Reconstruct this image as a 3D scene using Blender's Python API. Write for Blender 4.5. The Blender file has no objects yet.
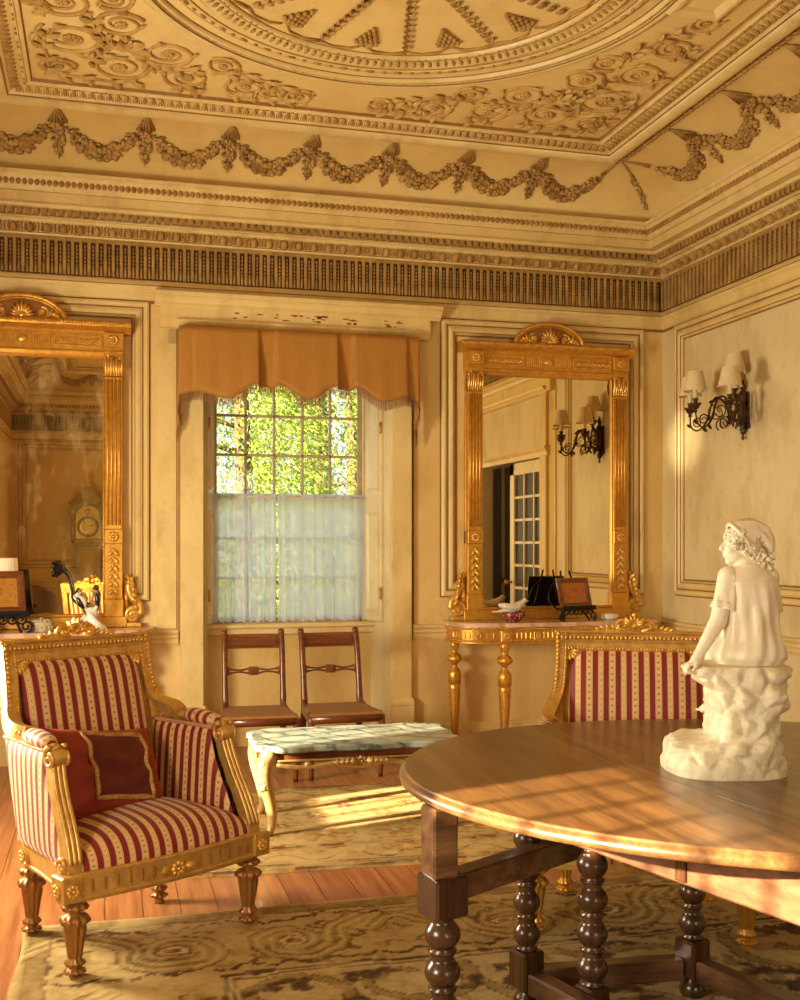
import bpy, math, random
import numpy as np
from math import sin, cos, pi, sqrt, atan2, radians as R
from mathutils import Vector as V, Matrix as M4, Euler, noise

random.seed(7)
SC = bpy.context.scene
COL = SC.collection
# ------------------------------------------------------------------ room and camera measurements
XL, XR, YB, YF = -1.37, 3.98, 7.24, -2.9
XC = (XL + XR) / 2
TH = R(15.2); CT, ST = cos(TH), sin(TH)

def S(r, g, b):
    f = lambda c: (c / 12.92 if c <= .04045 else ((c + .055) / 1.055) ** 2.4)
    return (f(r / 255), f(g / 255), f(b / 255), 1)

# ------------------------------------------------------------------ mesh builder
class MB:
    def __init__(s):
        s.v = []; s.f = []; s.sm = []; s.uv = []; s.hasuv = False
    def add(s, vs, fs, smooth=True, uvs=None, M=None):
        n = len(s.v)
        if M is not None: vs = [M @ V(p) for p in vs]
        s.v.extend([tuple(p) for p in vs])
        s.f.extend([tuple(i + n for i in f) for f in fs])
        s.sm.extend([smooth] * len(fs))
        if uvs: s.uv.extend(uvs); s.hasuv = True
        else: s.uv.extend([(0, 0)] * len(vs))
        return s
    def merge(s, o, M=None):
        return s.add_raw(o, M)
    def add_raw(s, o, M=None):
        n = len(s.v)
        s.v.extend([tuple(M @ V(p)) for p in o.v] if M is not None else o.v)
        flip = M is not None and M.to_3x3().determinant() < 0
        s.f.extend([tuple((i + n) for i in (reversed(f) if flip else f)) for f in o.f])
        s.sm.extend(o.sm); s.uv.extend(o.uv); s.hasuv |= o.hasuv
        return s
    def box(s, x0, x1, y0, y1, z0, z1, c=0.0, M=None, smooth=False):
        if x0 > x1: x0, x1 = x1, x0
        if y0 > y1: y0, y1 = y1, y0
        if z0 > z1: z0, z1 = z1, z0
        if c <= 0:
            vs = [(x, y, z) for z in (z0, z1) for y in (y0, y1) for x in (x0, x1)]
            fs = [(0, 2, 3, 1), (4, 5, 7, 6), (0, 1, 5, 4), (2, 6, 7, 3), (0, 4, 6, 2), (1, 3, 7, 5)]
            return s.add(vs, fs, smooth, None, M)
        c = min(c, (x1 - x0) * .49, (y1 - y0) * .49, (z1 - z0) * .49)
        X, Y, Z = (x0, x1), (y0, y1), (z0, z1)
        vs = []; idx = {}
        for i in (0, 1):
            for j in (0, 1):
                for k in (0, 1):
                    sx, sy, sz = 1 - 2 * i, 1 - 2 * j, 1 - 2 * k
                    for a in range(3):
                        p = [X[i] + sx * c, Y[j] + sy * c, Z[k] + sz * c]
                        p[a] = (X[i], Y[j], Z[k])[a]
                        idx[(i, j, k, a)] = len(vs); vs.append(p)
        fs = []
        for a in range(3):
            b, d = (a + 1) % 3, (a + 2) % 3
            for sgn in (0, 1):
                q = []
                for (u, w) in ((0, 0), (1, 0), (1, 1), (0, 1)):
                    t = [0, 0, 0]; t[a] = sgn; t[b] = u; t[d] = w
                    q.append(idx[(t[0], t[1], t[2], a)])
                fs.append(q if sgn else q[::-1])
            for u in (0, 1):
                for w in (0, 1):
                    t0 = [0, 0, 0]; t0[b] = u; t0[d] = w
                    t1 = list(t0); t1[a] = 1
                    q = [idx[(*t0, b)], idx[(*t1, b)], idx[(*t1, d)], idx[(*t0, d)]]
                    fs.append(q if (u == w) ^ False else q[::-1])
        for i in (0, 1):
            for j in (0, 1):
                for k in (0, 1):
                    q = [idx[(i, j, k, 0)], idx[(i, j, k, 1)], idx[(i, j, k, 2)]]
                    fs.append(q if (i + j + k) % 2 else q[::-1])
        return s.add(vs, fs, smooth, None, M)
    def lathe(s, prof, seg=20, M=None, lob=0, amp=None, smooth=True, cap=True):
        vs = []; fs = []; n = len(prof)
        for i, (r, z) in enumerate(prof):
            a = amp[i] if amp else 0
            for k in range(seg):
                t = 2 * pi * k / seg
                rr = r * (1 + a * cos(lob * t)) if a else r
                vs.append((rr * cos(t), rr * sin(t), z))
        for i in range(n - 1):
            for k in range(seg):
                k2 = (k + 1) % seg
                fs.append((i * seg + k, i * seg + k2, (i + 1) * seg + k2, (i + 1) * seg + k))
        if cap:
            fs.append(tuple(range(seg - 1, -1, -1))); fs.append(tuple(range((n - 1) * seg, n * seg)))
        return s.add(vs, fs, smooth, None, M)
    def tube(s, path, rad, seg=8, M=None, flat=1.0, up=None, closed=False, cap=True, smooth=True, phase=0):
        P = [V(p) for p in path]; n = len(P)
        if n < 2: return s
        rad = rad if hasattr(rad, '__len__') else [rad] * n
        T = []
        for i in range(n):
            if closed: t = P[(i + 1) % n] - P[i - 1]
            else: t = P[min(i + 1, n - 1)] - P[max(i - 1, 0)]
            T.append(t.normalized() if t.length > 1e-9 else V((0, 0, 1)))
        u = V(up) if up else (V((0, 0, 1)) if abs(T[0].z) < .9 else V((1, 0, 0)))
        vs = []; fs = []
        for i in range(n):
            if up: u = V(up)
            b = T[i].cross(u)
            if b.length < 1e-6: b = T[i].orthogonal()
            b.normalize(); u2 = b.cross(T[i]); u2.normalize()
            if not up: u = u2
            for k in range(seg):
                a = 2 * pi * k / seg + phase
                vs.append(P[i] + b * (rad[i] * cos(a)) + u2 * (rad[i] * flat * sin(a)))
        m = n if closed else n - 1
        for i in range(m):
            j = (i + 1) % n
            for k in range(seg):
                k2 = (k + 1) % seg
                fs.append((i * seg + k, j * seg + k, j * seg + k2, i * seg + k2))
        if cap and not closed:
            fs.append(tuple(range(seg))); fs.append(tuple(range(n * seg - 1, (n - 1) * seg - 1, -1)))
        return s.add(vs, fs, smooth, None, M)
    def ball(s, c, r, seg=8, rings=5, M=None, jit=0):
        if not hasattr(r, '__len__'): r = (r, r, r)
        vs = [(c[0], c[1], c[2] - r[2])]; fs = []
        for i in range(1, rings):
            p = pi * i / rings - pi / 2
            for k in range(seg):
                t = 2 * pi * k / seg
                j = 1 + (random.uniform(-jit, jit) if jit else 0)
                vs.append((c[0] + r[0] * cos(p) * cos(t) * j, c[1] + r[1] * cos(p) * sin(t) * j, c[2] + r[2] * sin(p) * j))
        vs.append((c[0], c[1], c[2] + r[2])); L = len(vs) - 1
        for k in range(seg):
            k2 = (k + 1) % seg
            fs.append((0, 1 + k2, 1 + k))
            for i in range(rings - 2):
                a = 1 + i * seg
                fs.append((a + k, a + k2, a + seg + k2, a + seg + k))
            a = 1 + (rings - 2) * seg
            fs.append((a + k, a + k2, L))
        return s.add(vs, fs, True, None, M)
    def surf(s, fn, nu, nv, cu=False, cv=False, uvf=None, M=None, smooth=True, flip=False):
        vs = []; uvs = []; fs = []
        for i in range(nu + (0 if cu else 1)):
            for j in range(nv + (0 if cv else 1)):
                u, v = i / nu, j / nv
                vs.append(fn(u, v)); uvs.append(uvf(u, v) if uvf else (u, v))
        W = nv + (0 if cv else 1); Hh = nu + (0 if cu else 1)
        for i in range(nu):
            for j in range(nv):
                i2, j2 = (i + 1) % Hh, (j + 1) % W
                q = (i * W + j, i2 * W + j, i2 * W + j2, i * W + j2)
                fs.append(q[::-1] if flip else q)
        return s.add(vs, fs, smooth, uvs, M)
    def prism(s, poly, d0, d1, M=None, c=0.0, smooth=False):
        """poly in XY (counter clockwise), extruded from z=d0 to z=d1; c = bevel of the d1 edge"""
        n = len(poly)
        def inset(p, c):
            out = []
            for i in range(n):
                a, b, e = V(p[i - 1]), V(p[i]), V(p[(i + 1) % n])
                d1_ = (b - a).normalized(); d2_ = (e - b).normalized()
                n1 = V((-d1_.y, d1_.x)); n2 = V((-d2_.y, d2_.x)); m = (n1 + n2)
                if m.length < 1e-6: m = n1
                m.normalize(); k = max(.5, m.dot(n1))
                out.append(tuple(b + m * (c / k)))
            return out
        rings = [(poly, d0)]
        if c: rings += [(poly, d1 - c if d1 > d0 else d1 + c), (inset(poly, c), d1)]
        else: rings += [(poly, d1)]
        vs = [(p[0], p[1], z) for ring, z in rings for p in ring]
        fs = []
        for q in range(len(rings) - 1):
            for i in range(n):
                j = (i + 1) % n
                fs.append((q * n + i, q * n + j, (q + 1) * n + j, (q + 1) * n + i))
        fs.append(tuple(range(n - 1, -1, -1))); fs.append(tuple(range((len(rings) - 1) * n, len(rings) * n)))
        if d1 < d0: fs = [f[::-1] for f in fs]
        return s.add(vs, fs, smooth, None, M)
    def frame(s, x0, x1, z0, z1, prof, M=None, smooth=False):
        """mitred rectangular moulding in the XZ plane; prof = [(inset, height)] with height along -Y"""
        n = len(prof); vs = []
        for (w, h) in prof:
            vs += [(x0 + w, -h, z0 + w), (x1 - w, -h, z0 + w), (x1 - w, -h, z1 - w), (x0 + w, -h, z1 - w)]
        fs = []
        for i in range(n - 1):
            for k in range(4):
                k2 = (k + 1) % 4
                fs.append((i * 4 + k, i * 4 + k2, (i + 1) * 4 + k2, (i + 1) * 4 + k))
        return s.add(vs, fs, smooth, None, M)
    def room(s, prof, inset=0, smooth=False):
        """profile [(inset, z)] swept round the four walls with mitred corners"""
        n = len(prof); vs = []
        for (w, z) in prof:
            w += inset
            vs += [(XL + w, YF + w, z), (XR - w, YF + w, z), (XR - w, YB - w, z), (XL + w, YB - w, z)]
        fs = []
        for i in range(n - 1):
            for k in range(4):
                k2 = (k + 1) % 4
                fs.append((i * 4 + k, i * 4 + k2, (i + 1) * 4 + k2, (i + 1) * 4 + k))
        return s.add(vs, fs, smooth, None)
    def extr(s, prof, x0, x1, M=None, cap=True, smooth=False):
        """profile [(y, z)] extruded along x"""
        n = len(prof)
        vs = [(x0, y, z) for y, z in prof] + [(x1, y, z) for y, z in prof]
        fs = [(i, i + 1, n + i + 1, n + i) for i in range(n - 1)]
        if cap: fs += [tuple(range(n - 1, -1, -1)), tuple(range(n, 2 * n))]
        return s.add(vs, fs, smooth, None, M)
    def mesh(s, name, mat):
        m = bpy.data.meshes.new(name)
        m.from_pydata(s.v, [], s.f)
        m.polygons.foreach_set('use_smooth', s.sm)
        if s.hasuv:
            l = m.uv_layers.new(name='UVMap')
            vi = np.empty(len(m.loops), dtype=np.int32); m.loops.foreach_get('vertex_index', vi)
            l.data.foreach_set('uv', np.array(s.uv, dtype=np.float32)[vi].ravel())
        if mat: m.materials.append(mat)
        m.update()
        return m
    def build(s, name, mat, parent=None, fixn=False):
        m = s.mesh(name, mat)
        if fixn:
            import bmesh
            b = bmesh.new(); b.from_mesh(m); bmesh.ops.recalc_face_normals(b, faces=b.faces); b.to_mesh(m); b.free()
        o = bpy.data.objects.new(name, m); COL.objects.link(o)
        if parent: o.parent = parent
        return o

def thing(name, label, cat, loc=(0, 0, 0), rz=0, group=None, scale=1):
    o = bpy.data.objects.new(name, None); COL.objects.link(o)
    o.empty_display_size = .1
    o.location = loc; o.rotation_euler = (0, 0, rz); o.scale = (scale,) * 3 if not hasattr(scale, '__len__') else scale
    o['label'] = label; o['category'] = cat
    if group: o['group'] = group
    return o
def tag(o, label, cat, group=None):
    o['label'] = label; o['category'] = cat
    if group: o['group'] = group
    return o
def struct(o, label=None, cat=None):
    o['kind'] = 'structure'
    if label: o['label'] = label
    if cat: o['category'] = cat
    return o
def dup(o, parent=None):
    c = o.copy(); COL.objects.link(c)
    if parent: c.parent = parent
    for ch in list(o.children): dup(ch, c)
    return c
def T(x=0, y=0, z=0, rx=0, ry=0, rz=0, s=1):
    m = M4.Translation((x, y, z)) @ Euler((rx, ry, rz)).to_matrix().to_4x4()
    if s != 1: m = m @ (M4.Diagonal((s, s, s, 1)) if not hasattr(s, '__len__') else M4.Diagonal((*s, 1)))
    return m

# ------------------------------------------------------------------ ornament helpers
def spiral(cx, cy, r, turns, a0=0, d=1, n=40, p=.75, rmin=.12):
    """points from the rim inwards, flat in XY"""
    out = []
    for i in range(n + 1):
        t = i / n
        rr = r * ((1 - t) ** p * (1 - rmin) + rmin)
        a = a0 + d * turns * 2 * pi * t
        out.append((cx + rr * cos(a), cy + rr * sin(a), 0))
    return out
def bez(p0, p1, p2, p3, n=14):
    out = []
    for i in range(n + 1):
        t = i / n; a = 1 - t
        out.append(tuple(a ** 3 * p0[k] + 3 * a * a * t * p1[k] + 3 * a * t * t * p2[k] + t ** 3 * p3[k] for k in range(len(p0))))
    return out
def crom(pts, n=6):
    P = [V(p) for p in pts]; P = [P[0] * 2 - P[1]] + P + [P[-1] * 2 - P[-2]]
    out = []
    for i in range(1, len(P) - 2):
        a, b, c, d = P[i - 1], P[i], P[i + 1], P[i + 2]
        for k in range(n):
            t = k / n
            out.append(.5 * ((2 * b) + (c - a) * t + (2 * a - 5 * b + 4 * c - d) * t * t + (3 * b - a - 3 * c + d) * t ** 3))
    out.append(P[-2]); return out
def leaf(mb, M, L=.05, W=.02, lift=.012, curl=.6, nl=6, lobes=3):
    """a carved acanthus leaf lying along +X, raised along +Z"""
    def fn(u, v):
        s = v * 2 - 1
        w = W * (sin(pi * min(1, u * .93 + .07)) ** .7) * (1 + .22 * cos(u * lobes * 2 * pi))
        z = lift * (sin(pi * u * .9) + curl * u * u) * (1 - .55 * abs(s) ** 1.5) + .25 * lift * (1 - abs(s))
        return (u * L, s * w, z)
    mb.surf(fn, nl, 4, M=M)
    return mb
def rosette(mb, M, r, n=6, h=.4):
    for k in range(n):
        a = 2 * pi * k / n
        mb.ball((r * .58 * cos(a), r * .58 * sin(a), h * r * .25), (r * .4, r * .4, r * h * .6), 6, 4, M)
    mb.ball((0, 0, r * h * .4), (r * .28, r * .28, r * h * .7), 8, 5, M)
    return mb
def disc(mb, M, r, h, n=16):
    mb.lathe([(0.001, 0), (r, 0), (r, h * .6), (r * .8, h), (0.001, h)], n, M, cap=False)
SUN_E, LW_E2, FW_E, SKY_E, EXPO, GLINT_E = 34.0, (68.0, 125.0), 42.0, 1.9, 0.09, 1300.0
# ------------------------------------------------------------------ materials
def newmat(name):
    m = bpy.data.materials.new(name); m.use_nodes = True
    nt = m.node_tree; nt.nodes.clear()
    out = nt.nodes.new('ShaderNodeOutputMaterial')
    return m, nt, out
class G:
    """tiny node graph helper"""
    def __init__(s, nt): s.nt = nt
    def n(s, t, **kw):
        nd = s.nt.nodes.new('ShaderNode' + t)
        for k, v in kw.items():
            if k in nd.inputs: s.set(nd.inputs[k], v)
            else: setattr(nd, k, v)
        return nd
    def set(s, inp, v):
        if hasattr(v, 'is_output'): s.nt.links.new(v, inp)
        else: inp.default_value = v
    def math(s, op, a, b=0.0, c=None):
        nd = s.nt.nodes.new('ShaderNodeMath'); nd.operation = op
        s.set(nd.inputs[0], a); s.set(nd.inputs[1], b)
        if c is not None: s.set(nd.inputs[2], c)
        return nd.outputs[0]
    def mix(s, f, a, b, blend='MIX'):
        nd = s.nt.nodes.new('ShaderNodeMix'); nd.data_type = 'RGBA'; nd.blend_type = blend
        s.set(nd.inputs[0], f); s.set(nd.inputs[6], a); s.set(nd.inputs[7], b)
        return nd.outputs[2]
    def ramp(s, f, stops):
        nd = s.nt.nodes.new('ShaderNodeValToRGB'); e = nd.color_ramp.elements
        while len(e) < len(stops): e.new(.5)
        for i, (p, c) in enumerate(stops):
            e[i].position = p; e[i].color = c if hasattr(c, '__len__') else (c, c, c, 1)
        s.set(nd.inputs[0], f); return nd.outputs[0]
    def obj(s, scale=(1, 1, 1), rot=(0, 0, 0), kind='Object'):
        tc = s.nt.nodes.new('ShaderNodeTexCoord'); mp = s.nt.nodes.new('ShaderNodeMapping')
        s.nt.links.new(tc.outputs[kind], mp.inputs[0])
        mp.inputs['Scale'].default_value = scale; mp.inputs['Rotation'].default_value = rot
        return mp.outputs[0]
    def pos(s, scale=(1, 1, 1)):
        g = s.nt.nodes.new('ShaderNodeNewGeometry'); mp = s.nt.nodes.new('ShaderNodeMapping')
        s.nt.links.new(g.outputs['Position'], mp.inputs[0]); mp.inputs['Scale'].default_value = scale
        return mp.outputs[0]
    def noise(s, vec, scale, detail=4, rough=.55, out=0):
        nd = s.nt.nodes.new('ShaderNodeTexNoise'); s.nt.links.new(vec, nd.inputs['Vector'])
        nd.inputs['Scale'].default_value = scale; nd.inputs['Detail'].default_value = detail; nd.inputs['Roughness'].default_value = rough
        return nd.outputs[out]
    def bsdf(s, out, **kw):
        b = s.nt.nodes.new('ShaderNodeBsdfPrincipled')
        for k, v in kw.items(): s.set(b.inputs[k.replace('_', ' ')], v)
        s.nt.links.new(b.outputs[0], out.inputs[0]); return b
    def bump(s, h, strength=.3, dist=.01):
        nd = s.nt.nodes.new('ShaderNodeBump'); s.set(nd.inputs['Height'], h)
        nd.inputs['Strength'].default_value = strength; nd.inputs['Distance'].default_value = dist
        return nd.outputs[0]

def paint(name, c0, c1, c2, rough=.55, sc=1.0, stain=.5, bump=.15):
    """old hand painted surface: soft cloudy variation, brownish stains of their own shape"""
    m, nt, out = newmat(name); g = G(nt); p = g.pos()
    a = g.noise(p, 1.1 * sc, 5, .6); b = g.noise(g.pos((1, 1, .45)), 3.3 * sc, 6, .65); c = g.noise(p, 16 * sc, 4, .6)
    col = g.mix(g.ramp(a, [(.35, 0), (.68, 1)]), c0, c1)
    col = g.mix(g.math('MULTIPLY', g.ramp(b, [(.5, 0), (.74, 1)]), stain), col, c2)
    col = g.mix(g.math('MULTIPLY', g.ramp(c, [(.55, 0), (.8, 1)]), stain * .45), col, c2)
    g.bsdf(out, Base_Color=col, Roughness=rough, Normal=g.bump(c, bump, .004))
    return m
def solid(name, c, rough=.5, metal=0, var=.12, sc=20, bump=0.0, **kw):
    m, nt, out = newmat(name); g = G(nt); p = g.obj()
    n = g.noise(p, sc, 4, .6)
    dark = tuple(x * (1 - var * 2) for x in c[:3]) + (1,)
    col = g.mix(g.ramp(n, [(.3, 0), (.7, 1)]), dark, c)
    d = dict(Base_Color=col, Roughness=rough, Metallic=metal)
    if bump: d['Normal'] = g.bump(n, bump, .003)
    d.update(kw); g.bsdf(out, **d); return m
def gold(name, c, c2, rough=.38, metal=.75, sc=30):
    m, nt, out = newmat(name); g = G(nt); p = g.obj()
    n = g.noise(p, sc, 5, .65); n2 = g.noise(p, sc * .22, 3, .5)
    col = g.mix(g.ramp(n, [(.25, .35), (.6, 1)]), c2, c)
    col = g.mix(g.math('MULTIPLY', g.ramp(n2, [(.5, 0), (.75, 1)]), .3), col, c2)
    g.bsdf(out, Base_Color=col, Roughness=g.math('MULTIPLY_ADD', n, .25, rough - .12), Metallic=metal, Normal=g.bump(n, .12, .003))
    return m
def wood(name, c0, c1, c2, rough=.35, axis=0, sc=1.0, coat=.2, kind='Object', rot=(0, 0, 0)):
    m, nt, out = newmat(name); g = G(nt)
    s_ = [14, 14, 14]; s_[axis] = 1.1
    p = g.obj(tuple(x * sc for x in s_), rot, kind)
    n = g.noise(p, 1.6, 6, .6); fine = [120, 120, 120]; fine[axis] = 4
    f = g.noise(g.obj(tuple(x * sc for x in fine), rot, kind), 1.0, 3, .6)
    col = g.ramp(n, [(.28, c2), (.5, c1), (.72, c0)])
    col = g.mix(g.math('MULTIPLY', g.ramp(f, [(.48, 0), (.66, 1)]), .45), col, c2)
    g.bsdf(out, Base_Color=col, Roughness=rough, Coat_Weight=coat, Coat_Roughness=.25, Normal=g.bump(f, .06, .002))
    return m

WALL = paint('cream_wall_paint', S(230, 200, 134), S(216, 182, 112), S(172, 128, 60), .5, 1, .5)
WALLR = paint('cream_panel_paint', S(228, 212, 164), S(214, 194, 142), S(168, 136, 82), .4, .8, .65)
TRIMM = paint('cream_trim_paint', S(232, 206, 142), S(218, 190, 120), S(164, 122, 56), .42, 1.4, .45)
EDGELINE = paint('brown_edge_line', S(158, 114, 52), S(134, 92, 38), S(92, 60, 24), .55, 6, .4)  # brown strips laid along moulding edges and grooves
CEIL = paint('ceiling_plaster', S(232, 202, 132), S(220, 186, 112), S(182, 140, 72), .7, .9, .35)
RELIEF = paint('plaster_relief', S(190, 150, 80), S(160, 118, 54), S(104, 70, 28), .6, 4, .6)
GARL = paint('garland_plaster', S(196, 156, 86), S(148, 108, 52), S(78, 50, 20), .5, 9, .7)
FRIEZE = paint('frieze_plaster', S(184, 146, 80), S(150, 112, 54), S(92, 62, 26), .6, 6, .65)
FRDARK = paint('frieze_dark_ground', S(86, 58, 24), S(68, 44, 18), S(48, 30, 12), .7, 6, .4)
GOLD = gold('gilding', S(222, 166, 66), S(170, 112, 34), .36, .6)
GOLDB = gold('bright_gilding', S(238, 190, 96), S(180, 122, 44), .32, .6)
GOLDD = gold('dull_gilding', S(206, 152, 72), S(146, 96, 36), .42, .6)
GILT = gold('pale_gilding', S(204, 168, 108), S(152, 114, 62), .45, .3)
CHGOLD = gold('chair_gilding', S(220, 176, 96), S(164, 114, 50), .36, .5)
LEGB = gold('bronzed_leg', S(166, 116, 60), S(106, 68, 32), .36, .45)
IRON = solid('dark_bronze', S(84, 60, 34), .42, .6, .2, 40, .2)
BLACK = solid('black_iron', S(26, 21, 17), .45, .4, .2, 40, .2)
MAHOG = wood('mahogany', S(144, 80, 36), S(114, 58, 24), S(66, 32, 12), .3, 0, 1, .35)
OAK = wood('oak_table_top', S(144, 102, 60), S(114, 77, 43), S(68, 43, 24), .32, 1, 1, .3)
OAKF = wood('oak_frame', S(148, 108, 70), S(116, 80, 50), S(66, 44, 26), .36, 0, 1, .2)
OAKV = wood('oak_turning', S(104, 68, 40), S(76, 48, 28), S(38, 24, 14), .26, 2, 1, .35)
OAKS = wood('oak_stretcher', S(116, 80, 50), S(88, 58, 36), S(48, 31, 19), .36, 1, 1, .2)
OAKA = wood('oak_apron', S(146, 98, 68), S(122, 80, 54), S(84, 54, 36), .4, 1, 1, .15)
MARB_W = None
def marble(name, c0, c1, c2, rough=.18, sc=4):
    m, nt, out = newmat(name); g = G(nt); p = g.obj()
    w = g.nt.nodes.new('ShaderNodeTexWave'); w.wave_type = 'BANDS'; w.bands_direction = 'DIAGONAL'
    w.inputs['Scale'].default_value = sc * .55; w.inputs['Distortion'].default_value = 9; w.inputs['Detail'].default_value = 4
    w.inputs['Detail Scale'].default_value = 1.6
    nt.links.new(p, w.inputs['Vector'])
    n = g.noise(p, sc * 1.5, 6, .65)
    col = g.mix(g.ramp(n, [(.35, 0), (.65, 1)]), c0, c1)
    col = g.mix(g.math('MULTIPLY', g.ramp(w.outputs[1], [(.0, 1), (.22, 0)]), .8), col, c2)
    g.bsdf(out, Base_Color=col, Roughness=rough); return m
PINKM = marble('pink_marble', S(226, 190, 160), S(208, 166, 136), S(186, 142, 112), .2, 5)
GREENM = marble('grey_green_marble', S(176, 182, 168), S(124, 138, 126), S(64, 78, 70), .16, 6)
STATUE = paint('statue_marble', S(236, 226, 200), S(226, 212, 182), S(196, 170, 128), .4, 6, .25, .1)
STROCK = paint('statue_rock_marble', S(232, 222, 194), S(214, 200, 166), S(166, 122, 70), .5, 9, .5, .5)
WHITE = solid('white_porcelain', S(236, 230, 214), .25, 0, .05)
CREAMSH = solid('cream_lampshade', S(226, 204, 158), .8, 0, .05, 30)
CLOTHG = None

def fabric_stripe(name, red, cream, pink, dot):
    m, nt, out = newmat(name); g = G(nt)
    uv = nt.nodes.new('ShaderNodeUVMap'); sp = nt.nodes.new('ShaderNodeSeparateXYZ'); nt.links.new(uv.outputs[0], sp.inputs[0])
    u, v = sp.outputs[0], sp.outputs[1]
    f = g.math('FRACT', g.math('DIVIDE', u, .090))
    h = g.math('FRACT', g.math('MULTIPLY', f, 2.0))          # two cream bands per repeat
    wide = g.math('LESS_THAN', f, .5)
    # distance from the middle of the cream band (middle at h = .5)
    d = g.math('ABSOLUTE', g.math('SUBTRACT', h, .5))
    half = g.math('MULTIPLY_ADD', wide, .05, .24)
    cr = g.math('LESS_THAN', d, half)
    line = g.math('LESS_THAN', g.math('ABSOLUTE', g.math('SUBTRACT', d, g.math('SUBTRACT', half, .06))), .028)
    vv = g.math('ABSOLUTE', g.math('SUBTRACT', g.math('FRACT', g.math('DIVIDE', v, .024)), .5))
    dx = g.math('MULTIPLY', d, .045); dy = g.math('MULTIPLY', vv, .024)
    rr = g.math('SQRT', g.math('ADD', g.math('MULTIPLY', dx, dx), g.math('MULTIPLY', dy, dy)))
    dots = g.math('LESS_THAN', rr, g.math('MULTIPLY_ADD', wide, .0022, .0026))
    nz = g.noise(g.obj((1, 1, 1), (0, 0, 0), 'UV'), 60, 3, .6)
    col = g.mix(cr, red, cream)
    col = g.mix(g.math('MULTIPLY', g.math('MULTIPLY', line, cr), .55), col, pink)
    col = g.mix(g.math('MULTIPLY', dots, .75), col, dot)
    col = g.mix(g.math('MULTIPLY', nz, .3), col, g.mix(.5, col, (0.02, .01, .0, 1)))
    weave = g.math('SINE', g.math('MULTIPLY', v, 2600.0))
    g.bsdf(out, Base_Color=col, Roughness=.6, Sheen_Weight=.15, Normal=g.bump(g.math('ADD', weave, g.math('MULTIPLY', cr, 2)), .12, .001))
    return m
STRIPE = fabric_stripe('crimson_striped_damask', S(134, 18, 20), S(232, 192, 128), S(206, 132, 92), S(132, 104, 62))
def velvet(name, c, c2):
    m, nt, out = newmat(name); g = G(nt); p = g.obj()
    n = g.noise(p, 14, 5, .6)
    g.bsdf(out, Base_Color=g.mix(n, c2, c), Roughness=.65, Sheen_Weight=.6, Sheen_Tint=S(230, 120, 60), Sheen_Roughness=.4)
    return m
CUSH = velvet('russet_velvet', S(168, 58, 28), S(104, 24, 16))
CUSHIN = velvet('dark_maroon_velvet', S(104, 24, 20), S(70, 14, 14))
BRAID = solid('gold_braid', S(216, 164, 92), .55, .2, .3, 90, .5)
def cloth(name, c, c2, trans=.25, sc=160):
    m, nt, out = newmat(name); g = G(nt)
    n = g.noise(g.obj((1, 1, .1)), sc, 3, .6); n2 = g.noise(g.obj(), 5, 3, .5)
    col = g.mix(n, c2, c); col = g.mix(g.math('MULTIPLY', n2, .35), col, c2)
    b = g.bsdf(out, Base_Color=col, Roughness=.8, Normal=g.bump(n, .1, .001))
    tr = g.n('BsdfTranslucent', Color=col); mx = g.n('MixShader', Fac=trans)
    nt.links.new(b.outputs[0], mx.inputs[1]); nt.links.new(tr.outputs[0], mx.inputs[2]); nt.links.new(mx.outputs[0], out.inputs[0])
    return m
VAL = cloth('amber_valance_cloth', S(204, 148, 66), S(168, 110, 38), .12)
FRINGE = cloth('amber_fringe', S(208, 154, 92), S(164, 110, 58), .3, 300)
def sheer(name):
    m, nt, out = newmat(name); g = G(nt)
    n = g.noise(g.obj((1, 1, 1)), 400, 2, .5)
    d = g.n('BsdfDiffuse', Color=S(238, 242, 252)); t = g.n('BsdfTranslucent', Color=S(246, 248, 255)); tr = g.n('BsdfTransparent')
    m1 = g.n('MixShader', Fac=.75); m2 = g.n('MixShader', Fac=g.math('MULTIPLY_ADD', n, .12, .08))
    nt.links.new(d.outputs[0], m1.inputs[1]); nt.links.new(t.outputs[0], m1.inputs[2])
    nt.links.new(m1.outputs[0], m2.inputs[1]); nt.links.new(tr.outputs[0], m2.inputs[2]); nt.links.new(m2.outputs[0], out.inputs[0])
    return m
SHEER = sheer('white_sheer_net')
def glass(name, tint=(1, 1, 1, 1)):
    m, nt, out = newmat(name); g = G(nt)
    tr = g.n('BsdfTransparent', Color=tint); gl = g.n('BsdfGlossy', Roughness=.03); fr = g.n('Fresnel', IOR=1.35)
    mx = g.n('MixShader', Fac=fr.outputs[0])
    nt.links.new(tr.outputs[0], mx.inputs[1]); nt.links.new(gl.outputs[0], mx.inputs[2]); nt.links.new(mx.outputs[0], out.inputs[0])
    return m
GLASS = glass('window_glass')
def mirrormat(name, fox=0.0):
    m, nt, out = newmat(name); g = G(nt)
    n = g.noise(g.pos((1.2, 1, .5)), 3.2, 7, .72); n2 = g.noise(g.pos((9, 1, .8)), 2.0, 4, .6)
    k = g.math('MULTIPLY', g.ramp(n, [(.5, 0), (.68, 1)]), g.math('MULTIPLY_ADD', n2, .9, .1))
    f = g.math('MULTIPLY_ADD', k, fox, fox * .05)
    b1 = g.n('BsdfGlossy', Color=S(242, 222, 168) if fox else S(236, 220, 180), Roughness=.015)
    b2 = g.n('BsdfDiffuse', Color=S(214, 188, 128))
    mx = g.n('MixShader', Fac=f)
    nt.links.new(b1.outputs[0], mx.inputs[1]); nt.links.new(b2.outputs[0], mx.inputs[2]); nt.links.new(mx.outputs[0], out.inputs[0])
    return m
MIRROR = mirrormat('mirror_glass'); MIRROR_OLD = mirrormat('foxed_mirror_glass', .75)
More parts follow.
